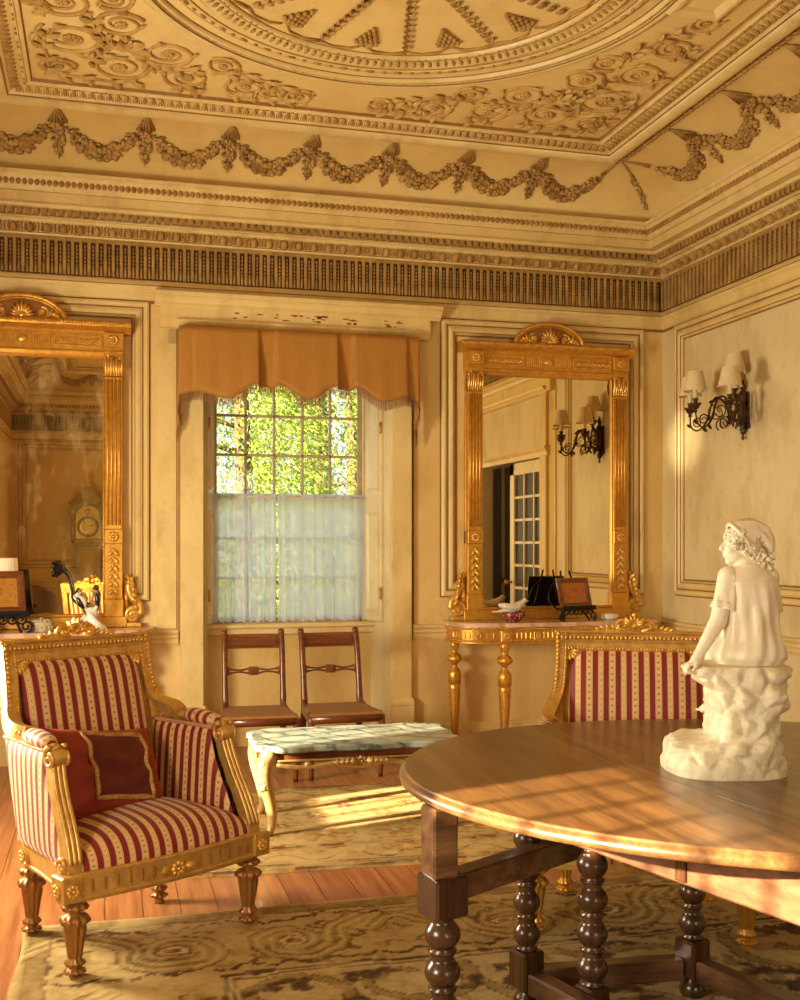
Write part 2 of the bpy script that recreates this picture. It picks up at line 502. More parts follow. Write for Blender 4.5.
def floorwood():
    m, nt, out = newmat('pine_floor_boards'); g = G(nt)
    sp = nt.nodes.new('ShaderNodeSeparateXYZ'); geo = nt.nodes.new('ShaderNodeNewGeometry'); nt.links.new(geo.outputs['Position'], sp.inputs[0])
    # boards run along y, 14 cm wide
    q = g.math('DIVIDE', g.math('ADD', sp.outputs[0], g.math('MULTIPLY', sp.outputs[1], -.0)), .14)
    idx = g.math('FLOOR', q); fr = g.math('FRACT', q)
    cmb = g.n('CombineXYZ', X=g.math('MULTIPLY', idx, 7.31), Y=g.math('MULTIPLY', sp.outputs[1], .6), Z=g.math('MULTIPLY', fr, 1.4))
    wn = nt.nodes.new('ShaderNodeTexWhiteNoise'); wn.noise_dimensions = '1D'; g.set(wn.inputs['W'], idx)
    n = g.noise(cmb.outputs[0], 3.0, 6, .65)
    c = g.ramp(n, [(.25, S(122, 70, 36)), (.5, S(176, 112, 64)), (.75, S(206, 146, 92))])
    c = g.mix(g.math('MULTIPLY', wn.outputs[0], .35), c, S(146, 84, 44))
    gap = g.math('LESS_THAN', g.math('MINIMUM', fr, g.math('SUBTRACT', 1.0, fr)), .014)
    c = g.mix(g.math('MULTIPLY', gap, .85), c, S(52, 26, 12))
    g.bsdf(out, Base_Color=c, Roughness=g.math('MULTIPLY_ADD', n, .25, .28), Coat_Weight=.15, Normal=g.bump(g.math('SUBTRACT', 1.0, gap), .4, .003))
    return m
FLOORM = floorwood()
def vcol(name, rough=.95):
    m, nt, out = newmat(name); g = G(nt)
    at = g.n('Attribute', attribute_name='Col'); n = g.noise(g.pos(), 160, 3, .7); n2 = g.noise(g.pos(), 26, 4, .6)
    c = g.mix(g.math('MULTIPLY', n, .45), at.outputs[0], g.mix(.7, at.outputs[0], S(70, 50, 24)))
    c = g.mix(g.math('MULTIPLY', g.ramp(n2, [(.5, 0), (.7, 1)]), .3), c, S(206, 178, 116))
    g.bsdf(out, Base_Color=c, Roughness=rough, Normal=g.bump(n, .6, .006)); return m
RUGM = vcol('woven_rug')
GREENP = paint('green_lacquer', S(184, 166, 92), S(156, 138, 72), S(104, 84, 38), .35, 5, .4)
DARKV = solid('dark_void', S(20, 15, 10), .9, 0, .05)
BROWNC = velvet('brown_cloth', S(96, 60, 30), S(66, 38, 18))
DOORM = paint('white_door_paint', S(240, 226, 186), S(230, 210, 164), S(190, 156, 100), .4, 2, .25)
DOORGL = solid('dark_door_glass', S(58, 52, 40), .5, 0, .1, 3)
# ------------------------------------------------------------------ room shell
SUNH = V((.9563, .2925, -.327)).normalized()
ZC = 3.945          # flat of the ceiling
WIN0, WIN1, SILL, HEADZ = .623, 1.896, .845, 2.78    # window bay in the back wall
YN = 7.56           # plane of the sashes

def wall_with_holes(u0, u1, z0, z1, holes, put, t):
    """boxes filling a wall rectangle round its holes; put(mb, u0,u1,z0,z1) adds one block"""
    mb = MB(); us = sorted({u0, u1, *[h[0] for h in holes], *[h[1] for h in holes]})
    for a, b in zip(us, us[1:]):
        mid = (a + b) / 2; hs = [h for h in holes if h[0] < mid < h[1]]
        segs = [(z0, z1)]
        for h in hs:
            segs = [s2 for s_ in segs for s2 in ((s_[0], min(s_[1], h[2])), (max(s_[0], h[3]), s_[1])) if s2[1] - s2[0] > 1e-4]
        for s_ in segs: put(mb, a, b, s_[0], s_[1])
    return mb
WTOP = 4.1
mb = wall_with_holes(XL - .3, XR + .3, 0, WTOP, [(WIN0, WIN1, 0, HEADZ)], lambda m, a, b, c, d: m.box(a, b, YB, YB + .34, c, d), 0)
# splayed reveals and niche back below the sill
mb.box(WIN0, WIN1, 7.5, 7.7, 0, SILL - .02)
struct(mb.build('wall_back', WALL))
LWIN = [(1.06, 2.06), (4.33, 5.06)]
mb = wall_with_holes(YF - .3, YB, 0, WTOP, [(a, b, SILL, 2.56) for a, b in LWIN], lambda m, a, b, c, d: m.box(XL - .3, XL, a, b, c, d), 0)
struct(mb.build('wall_left', WALL))
FWIN = (1.25, 2.45)
mb = wall_with_holes(XL - .3, XR + .3, 0, WTOP, [(FWIN[0], FWIN[1], SILL, 2.6)], lambda m, a, b, c, d: m.box(a, b, YF - .3, YF, c, d), 0)
struct(mb.build('wall_front', WALL))
DOOR = (3.18, 4.90, 2.22)
mb = wall_with_holes(YF, YB, 0, WTOP, [(DOOR[0], DOOR[1], 0, DOOR[2])], lambda m, a, b, c, d: m.box(XR, XR + .3, a, b, c, d), 0)
struct(mb.build('wall_right', WALLR))
mb = MB().box(XL - .3, XR + .3, YF - .3, YB + .5, -.12, 0); struct(mb.build('floor', FLOORM))
mb = MB().box(XL - .3, XR + .3, YF - .3, YB + .3, ZC, ZC + .2); ceiling = struct(mb.build('ceiling', CEIL))
# dark passage behind the glazed door
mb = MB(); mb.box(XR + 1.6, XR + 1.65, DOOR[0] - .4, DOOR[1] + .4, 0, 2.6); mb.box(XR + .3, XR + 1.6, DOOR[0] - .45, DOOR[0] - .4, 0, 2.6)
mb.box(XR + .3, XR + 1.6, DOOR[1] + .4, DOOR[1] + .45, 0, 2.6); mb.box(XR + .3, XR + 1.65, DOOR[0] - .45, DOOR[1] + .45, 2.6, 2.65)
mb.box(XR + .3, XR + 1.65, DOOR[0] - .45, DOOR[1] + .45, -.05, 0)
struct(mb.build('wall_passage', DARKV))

# ------------------------------------------------------------------ cornice (each course one trim, running round the room)
tn = [0]
def trim(mb, mat, parent=None, name=None):
    tn[0] += 1
    return struct(mb.build(name or 'trim_%d' % tn[0], mat, parent))
mb = MB().room([(0, 2.975), (.012, 2.985), (.014, 3.035), (.03, 3.045), (.034, 3.07), (.026, 3.085), (.018, 3.098), (.006, 3.106), (0.0, 3.108)])
mb.room([(0.006, 3.343), (.03, 3.347), (.034, 3.357), (.030, 3.366), (.030, 3.37)])
mb.room([(.012, 3.37), (.02, 3.372), (.034, 3.39), (.05, 3.415), (.066, 3.436), (.092, 3.437), (.096, 3.442), (.096, 3.449), (.088, 3.451), (.088, 3.49)])
mb.room([(.088, 3.489), (.14, 3.489), (.148, 3.497), (.152, 3.505), (.222, 3.505), (.222, 3.50), (.228, 3.50), (.232, 3.556), (.238, 3.562), (.246, 3.566), (.25, 3.572), (.28, 3.64), (.294, 3.645), (.298, 3.665), (.20, 3.668)])
trim(mb, TRIMM, name='trim_1')
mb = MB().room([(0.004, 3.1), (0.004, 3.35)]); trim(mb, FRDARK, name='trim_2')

SIDES = {  # matrix from (u along wall, inset toward the room, z) for each wall; u runs left to right seen from inside
    'back': (M4(((1, 0, 0, XL), (0, -1, 0, YB), (0, 0, 1, 0), (0, 0, 0, 1))), XR - XL),
    'right': (M4(((0, -1, 0, XR), (-1, 0, 0, YB), (0, 0, 1, 0), (0, 0, 0, 1))), YB - YF),
    'front': (M4(((-1, 0, 0, XR), (0, 1, 0, YF), (0, 0, 1, 0), (0, 0, 0, 1))), XR - XL),
    'left': (M4(((0, 1, 0, XL), (1, 0, 0, YF), (0, 0, 1, 0), (0, 0, 0, 1))), YB - YF),
}
def along(length, inset, step):
    n = max(1, round((length - 2 * inset) / step)); st = (length - 2 * inset) / n
    return [inset + st * (i + .5) for i in range(n)], st
fr = MB(); de = MB(); eg = MB(); lf = MB()
egM = MB(); egM.ball((0, .028, 0), (.024, .026, .036), 8, 6)
for sg in (-1, 1): egM.tube([(sg * .026, .03, .036), (sg * .034, .036, .0), (sg * .02, .022, -.036)], .005, 4)
egM.tube([(.05, .034, .036), (.05, .03, -.03)], [.006, .003], 4)
tong = MB(); tong.ball((0, .0, 0), (.0155, .012, .034), 6, 4)
for sd, (Mx, Ln) in SIDES.items():
    us, st = along(Ln, .02, .05)
    for u in us:
        # rib between flutes, with a rounded flute head, a cable in the lower third and a husk string above
        fr.box(u - st / 2 - .0105, u - st / 2 + .0105, .002, .022, 3.112, 3.34, .004, Mx)
        fr.box(u - st / 2, u + st / 2, .002, .021, 3.322, 3.342, 0, Mx)
        fr.tube([(u, .006, 3.114), (u, .006, 3.185)], .009, 6, Mx)
        for k in range(5): fr.ball((u, .009, 3.2 + k * .024), (.008, .008, .012), 5, 3, Mx)
    us, st = along(Ln, .13, .05)
    for u in us: de.box(u - .0155, u + .0155, .08, .124, 3.452, 3.489, 0, Mx)
    us, st = along(Ln, .06, .10)
    for u in us: eg.add_raw(egM, Mx @ T(u, .022, 3.404, -.75))
    us, st = along(Ln, .27, .036)
    for u in us: lf.add_raw(tong, Mx @ T(u, .268, 3.606, .42))
trim(fr, FRIEZE, name='trim_3'); trim(de, FRIEZE, name='trim_4'); trim(eg, RELIEF, name='trim_5'); trim(lf, RELIEF, name='trim_6')

# cove: quarter curve from the cornice to the leaf band under the ceiling border
def cove(t): return (.235 + .445 * (1 - cos(t * pi / 2)) ** .9, 3.655 + .275 * sin(t * pi / 2))
mb = MB().room([cove(i / 14) for i in range(15)] + [(.70, 3.935)], smooth=True); cov = trim(mb, CEIL, name='trim_7')
# ceiling border: leaf band, torus, egg band, fillets
B0 = .68
mb = MB().room([(B0, 3.94), (B0 + .005, 3.918), (B0 + .075, 3.905), (B0 + .085, 3.898), (B0 + .09, 3.888)])
tor = [(B0 + .125 - .04 * cos(a), 3.892 - .032 * sin(a)) for a in [pi * k / 8 for k in range(9)]]
mb.room(tor, smooth=True)
mb.room([(B0 + .165, 3.892), (B0 + .18, 3.905), (B0 + .25, 3.93), (B0 + .255, 3.918), (B0 + .275, 3.915), (B0 + .28, 3.928), (B0 + .30, 3.926), (B0 + .305, ZC + .002)])
trim(mb, TRIMM, name='trim_8')
lb = MB(); lm = MB(); leaf(lm, T(-.03, 0, 0), .062, .017, .012)
ed = MB(); em = MB(); em.ball((0, 0, 0), (.013, .03, .011), 6, 4); em.tube([(-.017, -.028, 0), (-.018, .02, .004), (0, .034, .006), (.018, .02, .004), (.017, -.028, 0)], .0035, 4)
bd = MB()
for sd, (Mx, Ln) in SIDES.items():
    us, st = along(Ln, B0 + .03, .055)
    for i, u in enumerate(us):
        for sg in (-1, 1):
            lb.add_raw(lm, Mx @ M4(((1, 0, 0, u + .012 * sg), (0, 1, 0, B0 + .04 + sg * .017), (0, 0, -1, 3.913), (0, 0, 0, 1))))
    us, st = along(Ln, B0 + .21, .048)
    for u in us: ed.add_raw(em, Mx @ T(u, B0 + .212, 3.915, .33))
    us, st = along(Ln, B0 + .265, .05)
    for i, u in enumerate(us):
        if i % 3: bd.ball((u, B0 + .265, 3.916), (.016, .007, .007), 6, 4, Mx)
trim(lb, RELIEF, name='trim_9'); trim(ed, RELIEF, name='trim_10'); trim(bd, RELIEF, name='trim_11')

# garlands hung on the cove
def cpt(u, t, off=0):
    s, z = cove(t); s2, z2 = cove(min(1, t + .02)); s1, z1 = cove(max(0, t - .02))
    nx, nz = -(z2 - z1), (s2 - s1); L = sqrt(nx * nx + nz * nz) or 1
    # normal toward the room
    nx, nz = -nx / L, -nz / L
    return V((u, s + nx * off, z + nz * off))
def swag_mesh(W, t_top=.93, t_low=.36, seed=1):
    random.seed(seed); mb = MB(); n = 46
    for i in range(n + 1):
        x = i / n; u = (x - .5) * W
        d = 1 - (2 * x - 1) ** 2; t = t_top - (t_top - t_low) * d ** .75
        fat = .014 + .030 * d
        if x < .11 or x > .89: continue
        for k in range(4):
            o = (random.uniform(-1, 1) * fat, random.uniform(-1, 1) * fat * .9)
            p = cpt(u + o[0], max(.05, t + o[1] * 2.0), .012 + .012 * random.random())
            r = random.uniform(.011, .022) * (.6 + .55 * d)
            mb.ball(p, (r, r, r * random.uniform(.6, 1)), 6, 4, jit=.25)
        if i % 6 == 3:
            p = cpt(u, t, .028); rosette(mb, M4.Translation(p) @ Euler((R(-60), 0, 0)).to_matrix().to_4x4(), .024, 5, .6)
        if i % 4 == 1:
            sg = random.choice((-1, 1)); p = cpt(u, t + sg * .1, .008); mb.ball(p, (.022, .012, .010), 6, 4, jit=.3)
    for sg in (-1, 1):                                # gathered ribbon strands to the hanging point
        mb.tube([cpt(sg * W * .495, .97, .008), cpt(sg * W * .455, .86, .012), cpt(sg * W * .40, .72, .012)], [.003, .005, .008], 6)
        mb.tube([cpt(sg * W * .495, .97, .01), cpt(sg * W * .468, .84, .014), cpt(sg * W * .43, .70, .012)], [.0025, .004, .006], 5)
    return mb
def drop_mesh(seed=2, tb=.30):
    random.seed(seed); mb = MB()
    for du in (-.02, .0, .02):
        mb.tube([cpt(0 + du * .2, .97, .012), cpt(du * .7, .8, .018), cpt(du * 1.1, .64, .016)], [.003, .0045, .006], 5)
    for i in range(16):
        t = .70 - (.70 - tb) * i / 15; w = .034 * sin(pi * (.22 + .78 * (1 - i / 15)) * .62) + .004
        for k in range(3):
            p = cpt(random.uniform(-w, w), t + random.uniform(-.012, .012), .014 + .012 * random.random())
            r = random.uniform(.012, .020) * (.55 + .45 * (1 - i / 15)); mb.ball(p, (r, r * .9, r), 6, 4, jit=.25)
    mb.ball(cpt(0, tb - .03, .01), (.007, .007, .016), 6, 4)
    return mb
gx = [-.537 + .835 - .155, XR - XL - .68]            # hanging points run between the inner corners
def hang(side, seed):
    Mx, Ln = SIDES[side]; a, b = (.59, .69) if side == 'back' else (.69, .69); n = round((Ln - a - b) / (.5 if side in ('back', 'front') else .575)); W = (Ln - a - b) / n
    sw = swag_mesh(W, seed=seed).mesh('garland', GARL); dr = drop_mesh(seed + 9).mesh('garland_drop', GARL)
    for i in range(n):
        o = bpy.data.objects.new('garland', sw); COL.objects.link(o); o.parent = cov; o['kind'] = 'structure'
        o.matrix_local = Mx @ T(a + W * (i + .5), 0, 0)
        if i:
            o = bpy.data.objects.new('garland_drop', dr); COL.objects.link(o); o.parent = cov; o['kind'] = 'structure'
            o.matrix_local = Mx @ T(a + W * i, 0, 0)
hang('back', 1); hang('right', 5); hang('front', 8); hang('left', 11)
# corner drops: run down the mitre of the cove
random.seed(4)
for cx, cy, dx, dy in ((XR, YB, -1, -1), (XL, YB, 1, -1), (XL, YF, 1, 1), (XR, YF, -1, 1)):
    mb = MB()
    def cp(t, o=0): s, z = cove(t); return V((cx + dx * (s + o), cy + dy * (s + o), z - o * .6))
    mb.tube([cp(.97, .004), cp(.8, .006), cp(.66, .006)], [.006, .010, .012], 6)
    for i in range(14):
        t = .68 - .42 * i / 13
        for k in range(3):
            p = cp(t, .008) + V((random.uniform(-.022, .022), random.uniform(-.022, .022), random.uniform(-.01, .01))) * (1.1 - .5 * i / 13)
            mb.ball(p, random.uniform(.009, .016), 6, 4, jit=.25)
    o = mb.build('garland_drop', GARL, cov); o['kind'] = 'structure'

# ------------------------------------------------------------------ ceiling ornament
CX, CY = XC, 4.55
def RZ(R_):
    """height of the ring mouldings at radius R_, plus a hair"""
    best = 0
    for R0, pr in ((1.255, [(-.035, -.003), (-.03, .018), (-.018, .022), (-.012, .012), (0, .026), (.016, .034), (.03, .026), (.036, .012), (.05, .02), (.06, -.003)]), (.985, [(-.05, -.003), (-.045, .014), (-.03, .022), (-.02, .012), (.03, .03), (.045, .034), (.055, .02), (.07, .012), (.078, -.003)])):
        for (a, za), (b, zb) in zip(pr, pr[1:]):
            if R0 + a <= R_ <= R0 + b: best = max(best, za + (zb - za) * (R_ - R0 - a) / (b - a))
    return best + .0035
def ceil_obj(mb, name, mat): o = mb.build(name, mat, ceiling); o['kind'] = 'structure'; return o
Zdn = lambda x, y, rz=0: T(x, y, ZC, pi, 0, rz)       # local +Z points down into the room
def ringprof(mb, R0, prof, seg=120): mb.lathe([(R0 + r, z) for r, z in prof], seg, Zdn(CX, CY), cap=False)
mb = MB()
ringprof(mb, 1.255, [(-.035, -.003), (-.03, .018), (-.018, .022), (-.012, .012), (0, .026), (.016, .034), (.03, .026), (.036, .012), (.05, .02), (.06, -.003)])
ringprof(mb, .985, [(-.05, -.003), (-.045, .014), (-.03, .022), (-.02, .012), (.03, .03), (.045, .034), (.055, .02), (.07, .012), (.078, -.003)])
ringprof(mb, 1.13, [(-.022, -.003), (-.018, .006), (.018, .006), (.022, -.003)])
ceil_obj(mb, 'ring_moulding', TRIMM)
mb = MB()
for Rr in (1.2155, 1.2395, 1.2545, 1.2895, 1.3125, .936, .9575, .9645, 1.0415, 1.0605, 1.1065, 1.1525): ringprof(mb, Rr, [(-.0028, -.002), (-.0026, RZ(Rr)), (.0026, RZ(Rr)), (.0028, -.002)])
ceil_obj(mb, 'ring_edge_lines', EDGELINE)
mb = MB()
for k in range(150):
    a = 2 * pi * k / 150
    mb.ball((1.0 , 0, .022), (.026, .012, .012), 6, 4, Zdn(CX, CY, a))
for k in range(96):
    a = 2 * pi * k / 96; mb.ball((1.13, 0, .008), (.010, .026 if k % 2 else .014, .009), 6, 4, Zdn(CX, CY, a))
for k in range(168):
    if k % 4 < 2: mb.ball((1.243, 0, .016), (.007, .016, .008), 6, 4, Zdn(CX, CY, 2 * pi * k / 168))
    if k % 3 < 2: mb.ball((.952, 0, .016), (.006, .013, .007), 6, 4, Zdn(CX, CY, 2 * pi * k / 168))
ceil_obj(mb, 'ring_beading', RELIEF)
mb = MB()
for k in range(12):
    Mk = Zdn(CX, CY, R(-13 + 30 * k))
    for i in range(9):
        r = .86 - i * .058
        for sg in (-1, 1): leaf(mb, Mk @ T(r, 0, .004, 0, 0, pi + sg * .45), .052, .011, .014)
        mb.ball((r - .02, 0, .008), (.02, .007, .009), 6, 4, Mk)
    Mp = Zdn(CX, CY, R(2 + 30 * k))
    for i in range(5):
        for j in range(5 - i):
            mb.ball((.80 - i * .035 , (j - (4 - i) / 2) * .026, .012), (.017, .014, .014), 6, 4, Mp)
    for sg in (-1, 1):
        leaf(mb, Mp @ T(.84, sg * .02, .004, 0, 0, pi + sg * 1.0), .075, .02, .018)
        mb.tube([Mk @ V((.89, 0, .006)), Zdn(CX, CY, R(-13 + 30 * k + sg * 5)) @ V((.915, 0, .006)), Zdn(CX, CY, R(-13 + 30 * k + sg * 11)) @ V((.90, 0, .006)), Zdn(CX, CY, R(-13 + 30 * k + sg * 14)) @ V((.86, 0, .006))], [.010, .008, .007, .005], 6)
ceil_obj(mb, 'husk_ornament', RELIEF)
# scrolling foliage in the spandrels; designed for the far right corner and mirrored
def scroll(mb, cx, cy, r, a0, d, turns=1.75, w=.0135):
    P = spiral(cx, cy, r, turns, a0, d, 34, .8, .2)
    mb.tube([(x, y, .004) for x, y, _ in P], [w * (1 - .5 * i / 34) for i in range(35)], 6, flat=.9)
    rosette(mb, T(cx, cy, .002), r * .27, 7, .5)
    for i in range(2, 22, 5):
        x, y, _ = P[i]; x2, y2, _ = P[i + 1]; an = atan2(y2 - y, x2 - x)
        leaf(mb, T(x, y, .003, 0, 0, an - d * .6), r * .46, r * .085, .016)
    return P[0]
SCROLL = paint('scroll_plaster', S(208, 170, 98), S(180, 140, 70), S(120, 82, 34), .65, 5, .6)
def spandrel():
    mb = MB()
    # u, v measured from the inner corner of the border along the two sides
    S_ = [(.20, .53, .175, 2.4, 1), (.44, .25, .16, 1.0, -1), (.44, .74, .13, .6, 1), (.68, .47, .14, 4.0, 1), (.80, .20, .14, 5.2, -1),
          (.17, .90, .14, 3.2, 1), (1.12, .16, .12, 5.0, -1), (.15, 1.22, .11, .5, -1), (1.44, .12, .09, 1.0, 1), (.13, 1.5, .09, 2.0, -1), (.13, .17, .10, .4, 1), (.97, .40, .10, 2.2, -1), (.40, .98, .10, 4.1, 1), (1.28, .13, .07, 1.5, 1)]
    for a in S_: scroll(mb, *a)
    def stem(pts, w=.011):
        C = crom([(x, y, .003) for x, y in pts], 7); n = len(C)
        mb.tube(C, [w * (.5 + .5 * sin(pi * i / (n - 1))) for i in range(n)], 6, flat=.9)
        for i in range(3, n - 2, 5):
            t = C[i + 1] - C[i]; an = atan2(t.y, t.x)
            for sg in (-1, 1): leaf(mb, T(C[i].x, C[i].y, .003, 0, 0, an + sg * .7), .085, .02, .02)
    stem([(.05, .05), (.08, .22), (.06, .42), (.1, .6)]); stem([(.05, .05), (.22, .07), (.42, .05), (.55, .1)])
    stem([(.56, .40), (.62, .30), (.72, .30), (.86, .33)]); stem([(.36, .42), (.38, .55), (.32, .66), (.30, .78)])
    stem([(.74, .16), (.82, .06), (.9, .05)]); stem([(.16, .76), (.06, .84), (.05, .92)])
    stem([(.94, .30), (1.08, .33), (1.24, .26), (1.36, .2)]); stem([(1.2, .06), (1.34, .05), (1.5, .06)]); stem([(.30, 1.02), (.33, 1.14), (.26, 1.3), (.2, 1.4)]); stem([(.26, .3), (.33, .36), (.42, .5), (.5, .6)]); stem([(1.04, .1), (1.12, .05), (1.2, .1)]); stem([(.1, 1.08), (.05, 1.16), (.1, 1.22)])
    for k in range(5): leaf(mb, T(.47, .47, .003, 0, 0, R(45 + (k - 2) * 32)), .12, .022, .022)
    return mb
sp = spandrel(); BI = B0 + .325
for sx in (-1, 1):
    for sy in (-1, 1):
        cxn = XR - BI if sx > 0 else XL + BI
        cyn = CY + sy * (YB - BI - CY)
        mb = MB().add_raw(sp, M4(((-sx, 0, 0, cxn), (0, -sy, 0, cyn), (0, 0, -1, ZC), (0, 0, 0, 1))))
        ceil_obj(mb, 'scroll_ornament', SCROLL)
# small moulded tablet that cuts the ring on each side
for sx in (-1, 1):
    mb = MB(); mb.frame(-.14, .14, -.34, .34, [(0, -.003), (0, .03), (.012, .045), (.03, .045), (.045, .03), (.05, .012), (.14, .012)], T(CX + sx * 1.42, 4.30, ZC, R(-90)) @ T(0, 0, 0, pi, 0, 0) if False else M4(((1, 0, 0, CX + sx * 1.40), (0, 0, 1, 4.30), (0, 1, 0, ZC), (0, 0, 0, 1))))
    ceil_obj(mb, 'tablet_moulding', TRIMM)

# ------------------------------------------------------------------ wall mouldings
CHAIRRAIL = [(0, .725), (-.012, .728), (-.016, .742), (-.02, .748), (-.02, .772), (-.03, .782), (-.03, .802), (-.045, .812), (-.05, .826), (-.046, .833), (0, .835)]
BASE = [(0, .0), (-.028, .0), (-.028, .10), (-.022, .112), (-.022, .128), (-.012, .138), (0, .142)]
def run(prof, spans, side, mb):
    Mx, Ln = SIDES[side]
    for a, b in spans: mb.extr([(-y, z) for y, z in prof], a, b, Mx)
u = lambda x: x - XL; w = lambda y: YB - y
spB = [(0, u(.46)), (u(2.055), u(XR))]
spR = [(0, w(5.08)), (w(3.0), w(YF))]
cr = MB(); run(CHAIRRAIL, spB, 'back', cr); run(CHAIRRAIL, spR, 'right', cr)
Ml, Ll = SIDES['left']; run(CHAIRRAIL, [(0, Ll)], 'left', cr); run(CHAIRRAIL, [(0, 5.35)], 'front', cr)
trim(cr, TRIMM, name='trim_12')
for sd, sp_ in (('back', spB), ('right', spR), ('left', [(0, Ll)]), ('front', [(0, 5.35)])):
    b = MB(); run(BASE, sp_, sd, b); struct(b.build('baseboard_' + sd, TRIMM))
BOL = [(0, 0), (0, .018), (.012, .026), (.026, .026), (.034, .018), (.05, .018), (.058, .026), (.075, .030), (.085, .022), (.098, .012), (.104, 0)]
FB = lambda x: T(x, YB, 0)
mb = MB(); mb.frame(-1.27, .276, 1.03, 2.962, BOL, T(0, YB, 0)); mb.frame(2.264, 3.82, 1.03, 2.962, BOL, T(0, YB, 0)); trim(mb, TRIMM, name='trim_13')
MR = M4(((0, 1, 0, XR), (-1, 0, 0, YB), (0, 0, 1, 0), (0, 0, 0, 1)))      # local -Y (height) -> -X
mb = MB(); mb.frame(.20, 1.82, 1.03, 2.962, BOL, MR); mb.frame(4.35, 9.2, 1.03, 2.962, BOL, MR); trim(mb, TRIMM, name='trim_14')
MF = M4(((-1, 0, 0, 0), (0, -1, 0, YF), (0, 0, 1, 0), (0, 0, 0, 1)))
mb = MB(); mb.frame(-1.05, 1.25, 1.03, 2.93, BOL, MF); mb.frame(-3.8, -2.65, 1.03, 2.93, BOL, MF); trim(mb, TRIMM, name='trim_15')
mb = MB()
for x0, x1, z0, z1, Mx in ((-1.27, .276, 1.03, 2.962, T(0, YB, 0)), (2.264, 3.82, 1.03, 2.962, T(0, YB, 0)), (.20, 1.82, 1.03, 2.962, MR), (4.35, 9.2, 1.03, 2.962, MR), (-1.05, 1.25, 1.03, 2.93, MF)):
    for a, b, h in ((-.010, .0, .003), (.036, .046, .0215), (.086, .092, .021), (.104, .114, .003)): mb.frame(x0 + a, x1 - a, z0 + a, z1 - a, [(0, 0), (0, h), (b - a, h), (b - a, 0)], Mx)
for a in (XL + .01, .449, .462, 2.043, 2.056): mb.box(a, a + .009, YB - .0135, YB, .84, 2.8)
trim(mb, EDGELINE, name='trim_18')
mb = MB().room([(.0885, 3.4495), (.0885, 3.4535)]); mb.room([(.0975, 3.4415), (.0975, 3.4445)]); mb.room([(.036, 3.356), (.036, 3.360)]); mb.room([(.0, 2.955), (.006, 2.957), (.006, 2.972), (.0, 2.974)]); mb.room([(.0355, 3.062), (.0355, 3.068)]); mb.room([(.2325, 3.5545), (.2345, 3.559)]); mb.room([(B0 + .0905, 3.893), (B0 + .0905, 3.886), (B0 + .093, 3.886)]); mb.room([(B0 + .165, 3.889), (B0 + .172, 3.894)]); mb.room([(B0 + .254, 3.9245), (B0 + .2545, 3.917)]); mb.room([(B0 + .30, 3.925), (B0 + .307, 3.94)]); trim(mb, EDGELINE, name='trim_19')

FLAKE = paint('bare_brown_wood', S(150, 98, 40), S(120, 72, 26), S(80, 46, 16), .7, 9, .5)
# window casing: shallow bay projection, pilasters with plinths, entablature
def bay(mb, x0, x1, o0, o1, M):
    """o0..o1 is the opening; pilasters fill x0..o0 and o1..x1"""
    for a, b in ((x0, o0), (o1, x1)):
        mb.box(a, b, -.045, .002, .30, 2.80, .004, M)
        mb.extr([(0, 0), (-.062, 0), (-.062, .28), (-.068, .29), (-.068, .305), (-.058, .315), (-.05, .33), (0, .332)], a - .012, b + .012, M)
    L = x0 + .0; Rr = x1
    mb.extr([(0, 2.795), (-.05, 2.795), (-.062, 2.81), (-.082, 2.83), (-.09, 2.845), (-.09, 2.852), (-.06, 2.853)], L - .03, Rr + .05, M)
    mb.box(L - .13, Rr + .13, -.06, 0, 2.852, 2.94, .003, M)
    mb.box(L - .13, L - .026, -.058, 0, 2.80, 2.86, .003, M); mb.box(Rr + .046, Rr + .13, -.058, 0, 2.80, 2.86, .003, M)
    mb.extr([(0, 2.935), (-.06, 2.935), (-.07, 2.945), (-.088, 2.955), (-.10, 2.975), (-.115, 2.99), (-.13, 2.995), (-.13, 3.02), (-.122, 3.028), (0, 3.03)], L - .165, Rr + .235 if False else Rr + .20, M)
    mb.box(L - .15, L - .0, -.012, 0, .84, 2.85, .002, M)
mb = MB(); bay(mb, .474, 2.04, WIN0, WIN1, T(0, YB, 0)); mb.box(.40, 2.11, YB - .012, YB, 2.70, 2.80); t16 = trim(mb, TRIMM, name='trim_16')
random.seed(31); mb = MB()
for i in range(34):
    x = .78 + 1.25 * random.random() ** .75; z = 2.872 + .05 * random.random(); rx, rz = random.uniform(.008, .038), random.uniform(.003, .009)
    mb.prism([(rx * cos(2 * pi * k / 9) * random.uniform(.6, 1.2), rz * sin(2 * pi * k / 9) * random.uniform(.6, 1.2)) for k in range(9)], 0, .0008, T(x, YB - .0601, z, R(90)))
o = mb.build('peeled_paint', FLAKE, t16); o['kind'] = 'structure'
mb = MB(); bay(mb, 7.24 - 5.05, 7.24 - 3.03, 7.24 - DOOR[1], 7.24 - DOOR[0], MR)
mb.extr([(0, DOOR[2] - .01), (-.04, DOOR[2] - .01), (-.05, DOOR[2] + .03), (-.07, DOOR[2] + .06), (-.07, DOOR[2] + .08), (0, DOOR[2] + .085)], 7.24 - 5.08, 7.24 - 3.0, MR)
trim(mb, TRIMM, name='trim_17')
# ------------------------------------------------------------------ the window in the back wall
win = bpy.data.objects.new('window_1', None); COL.objects.link(win); struct(win, 'tall white sash window with small panes in the far wall', 'window')
win.location = (0, 0, 0)
SX0, SX1 = .715, 1.785
mb = MB()
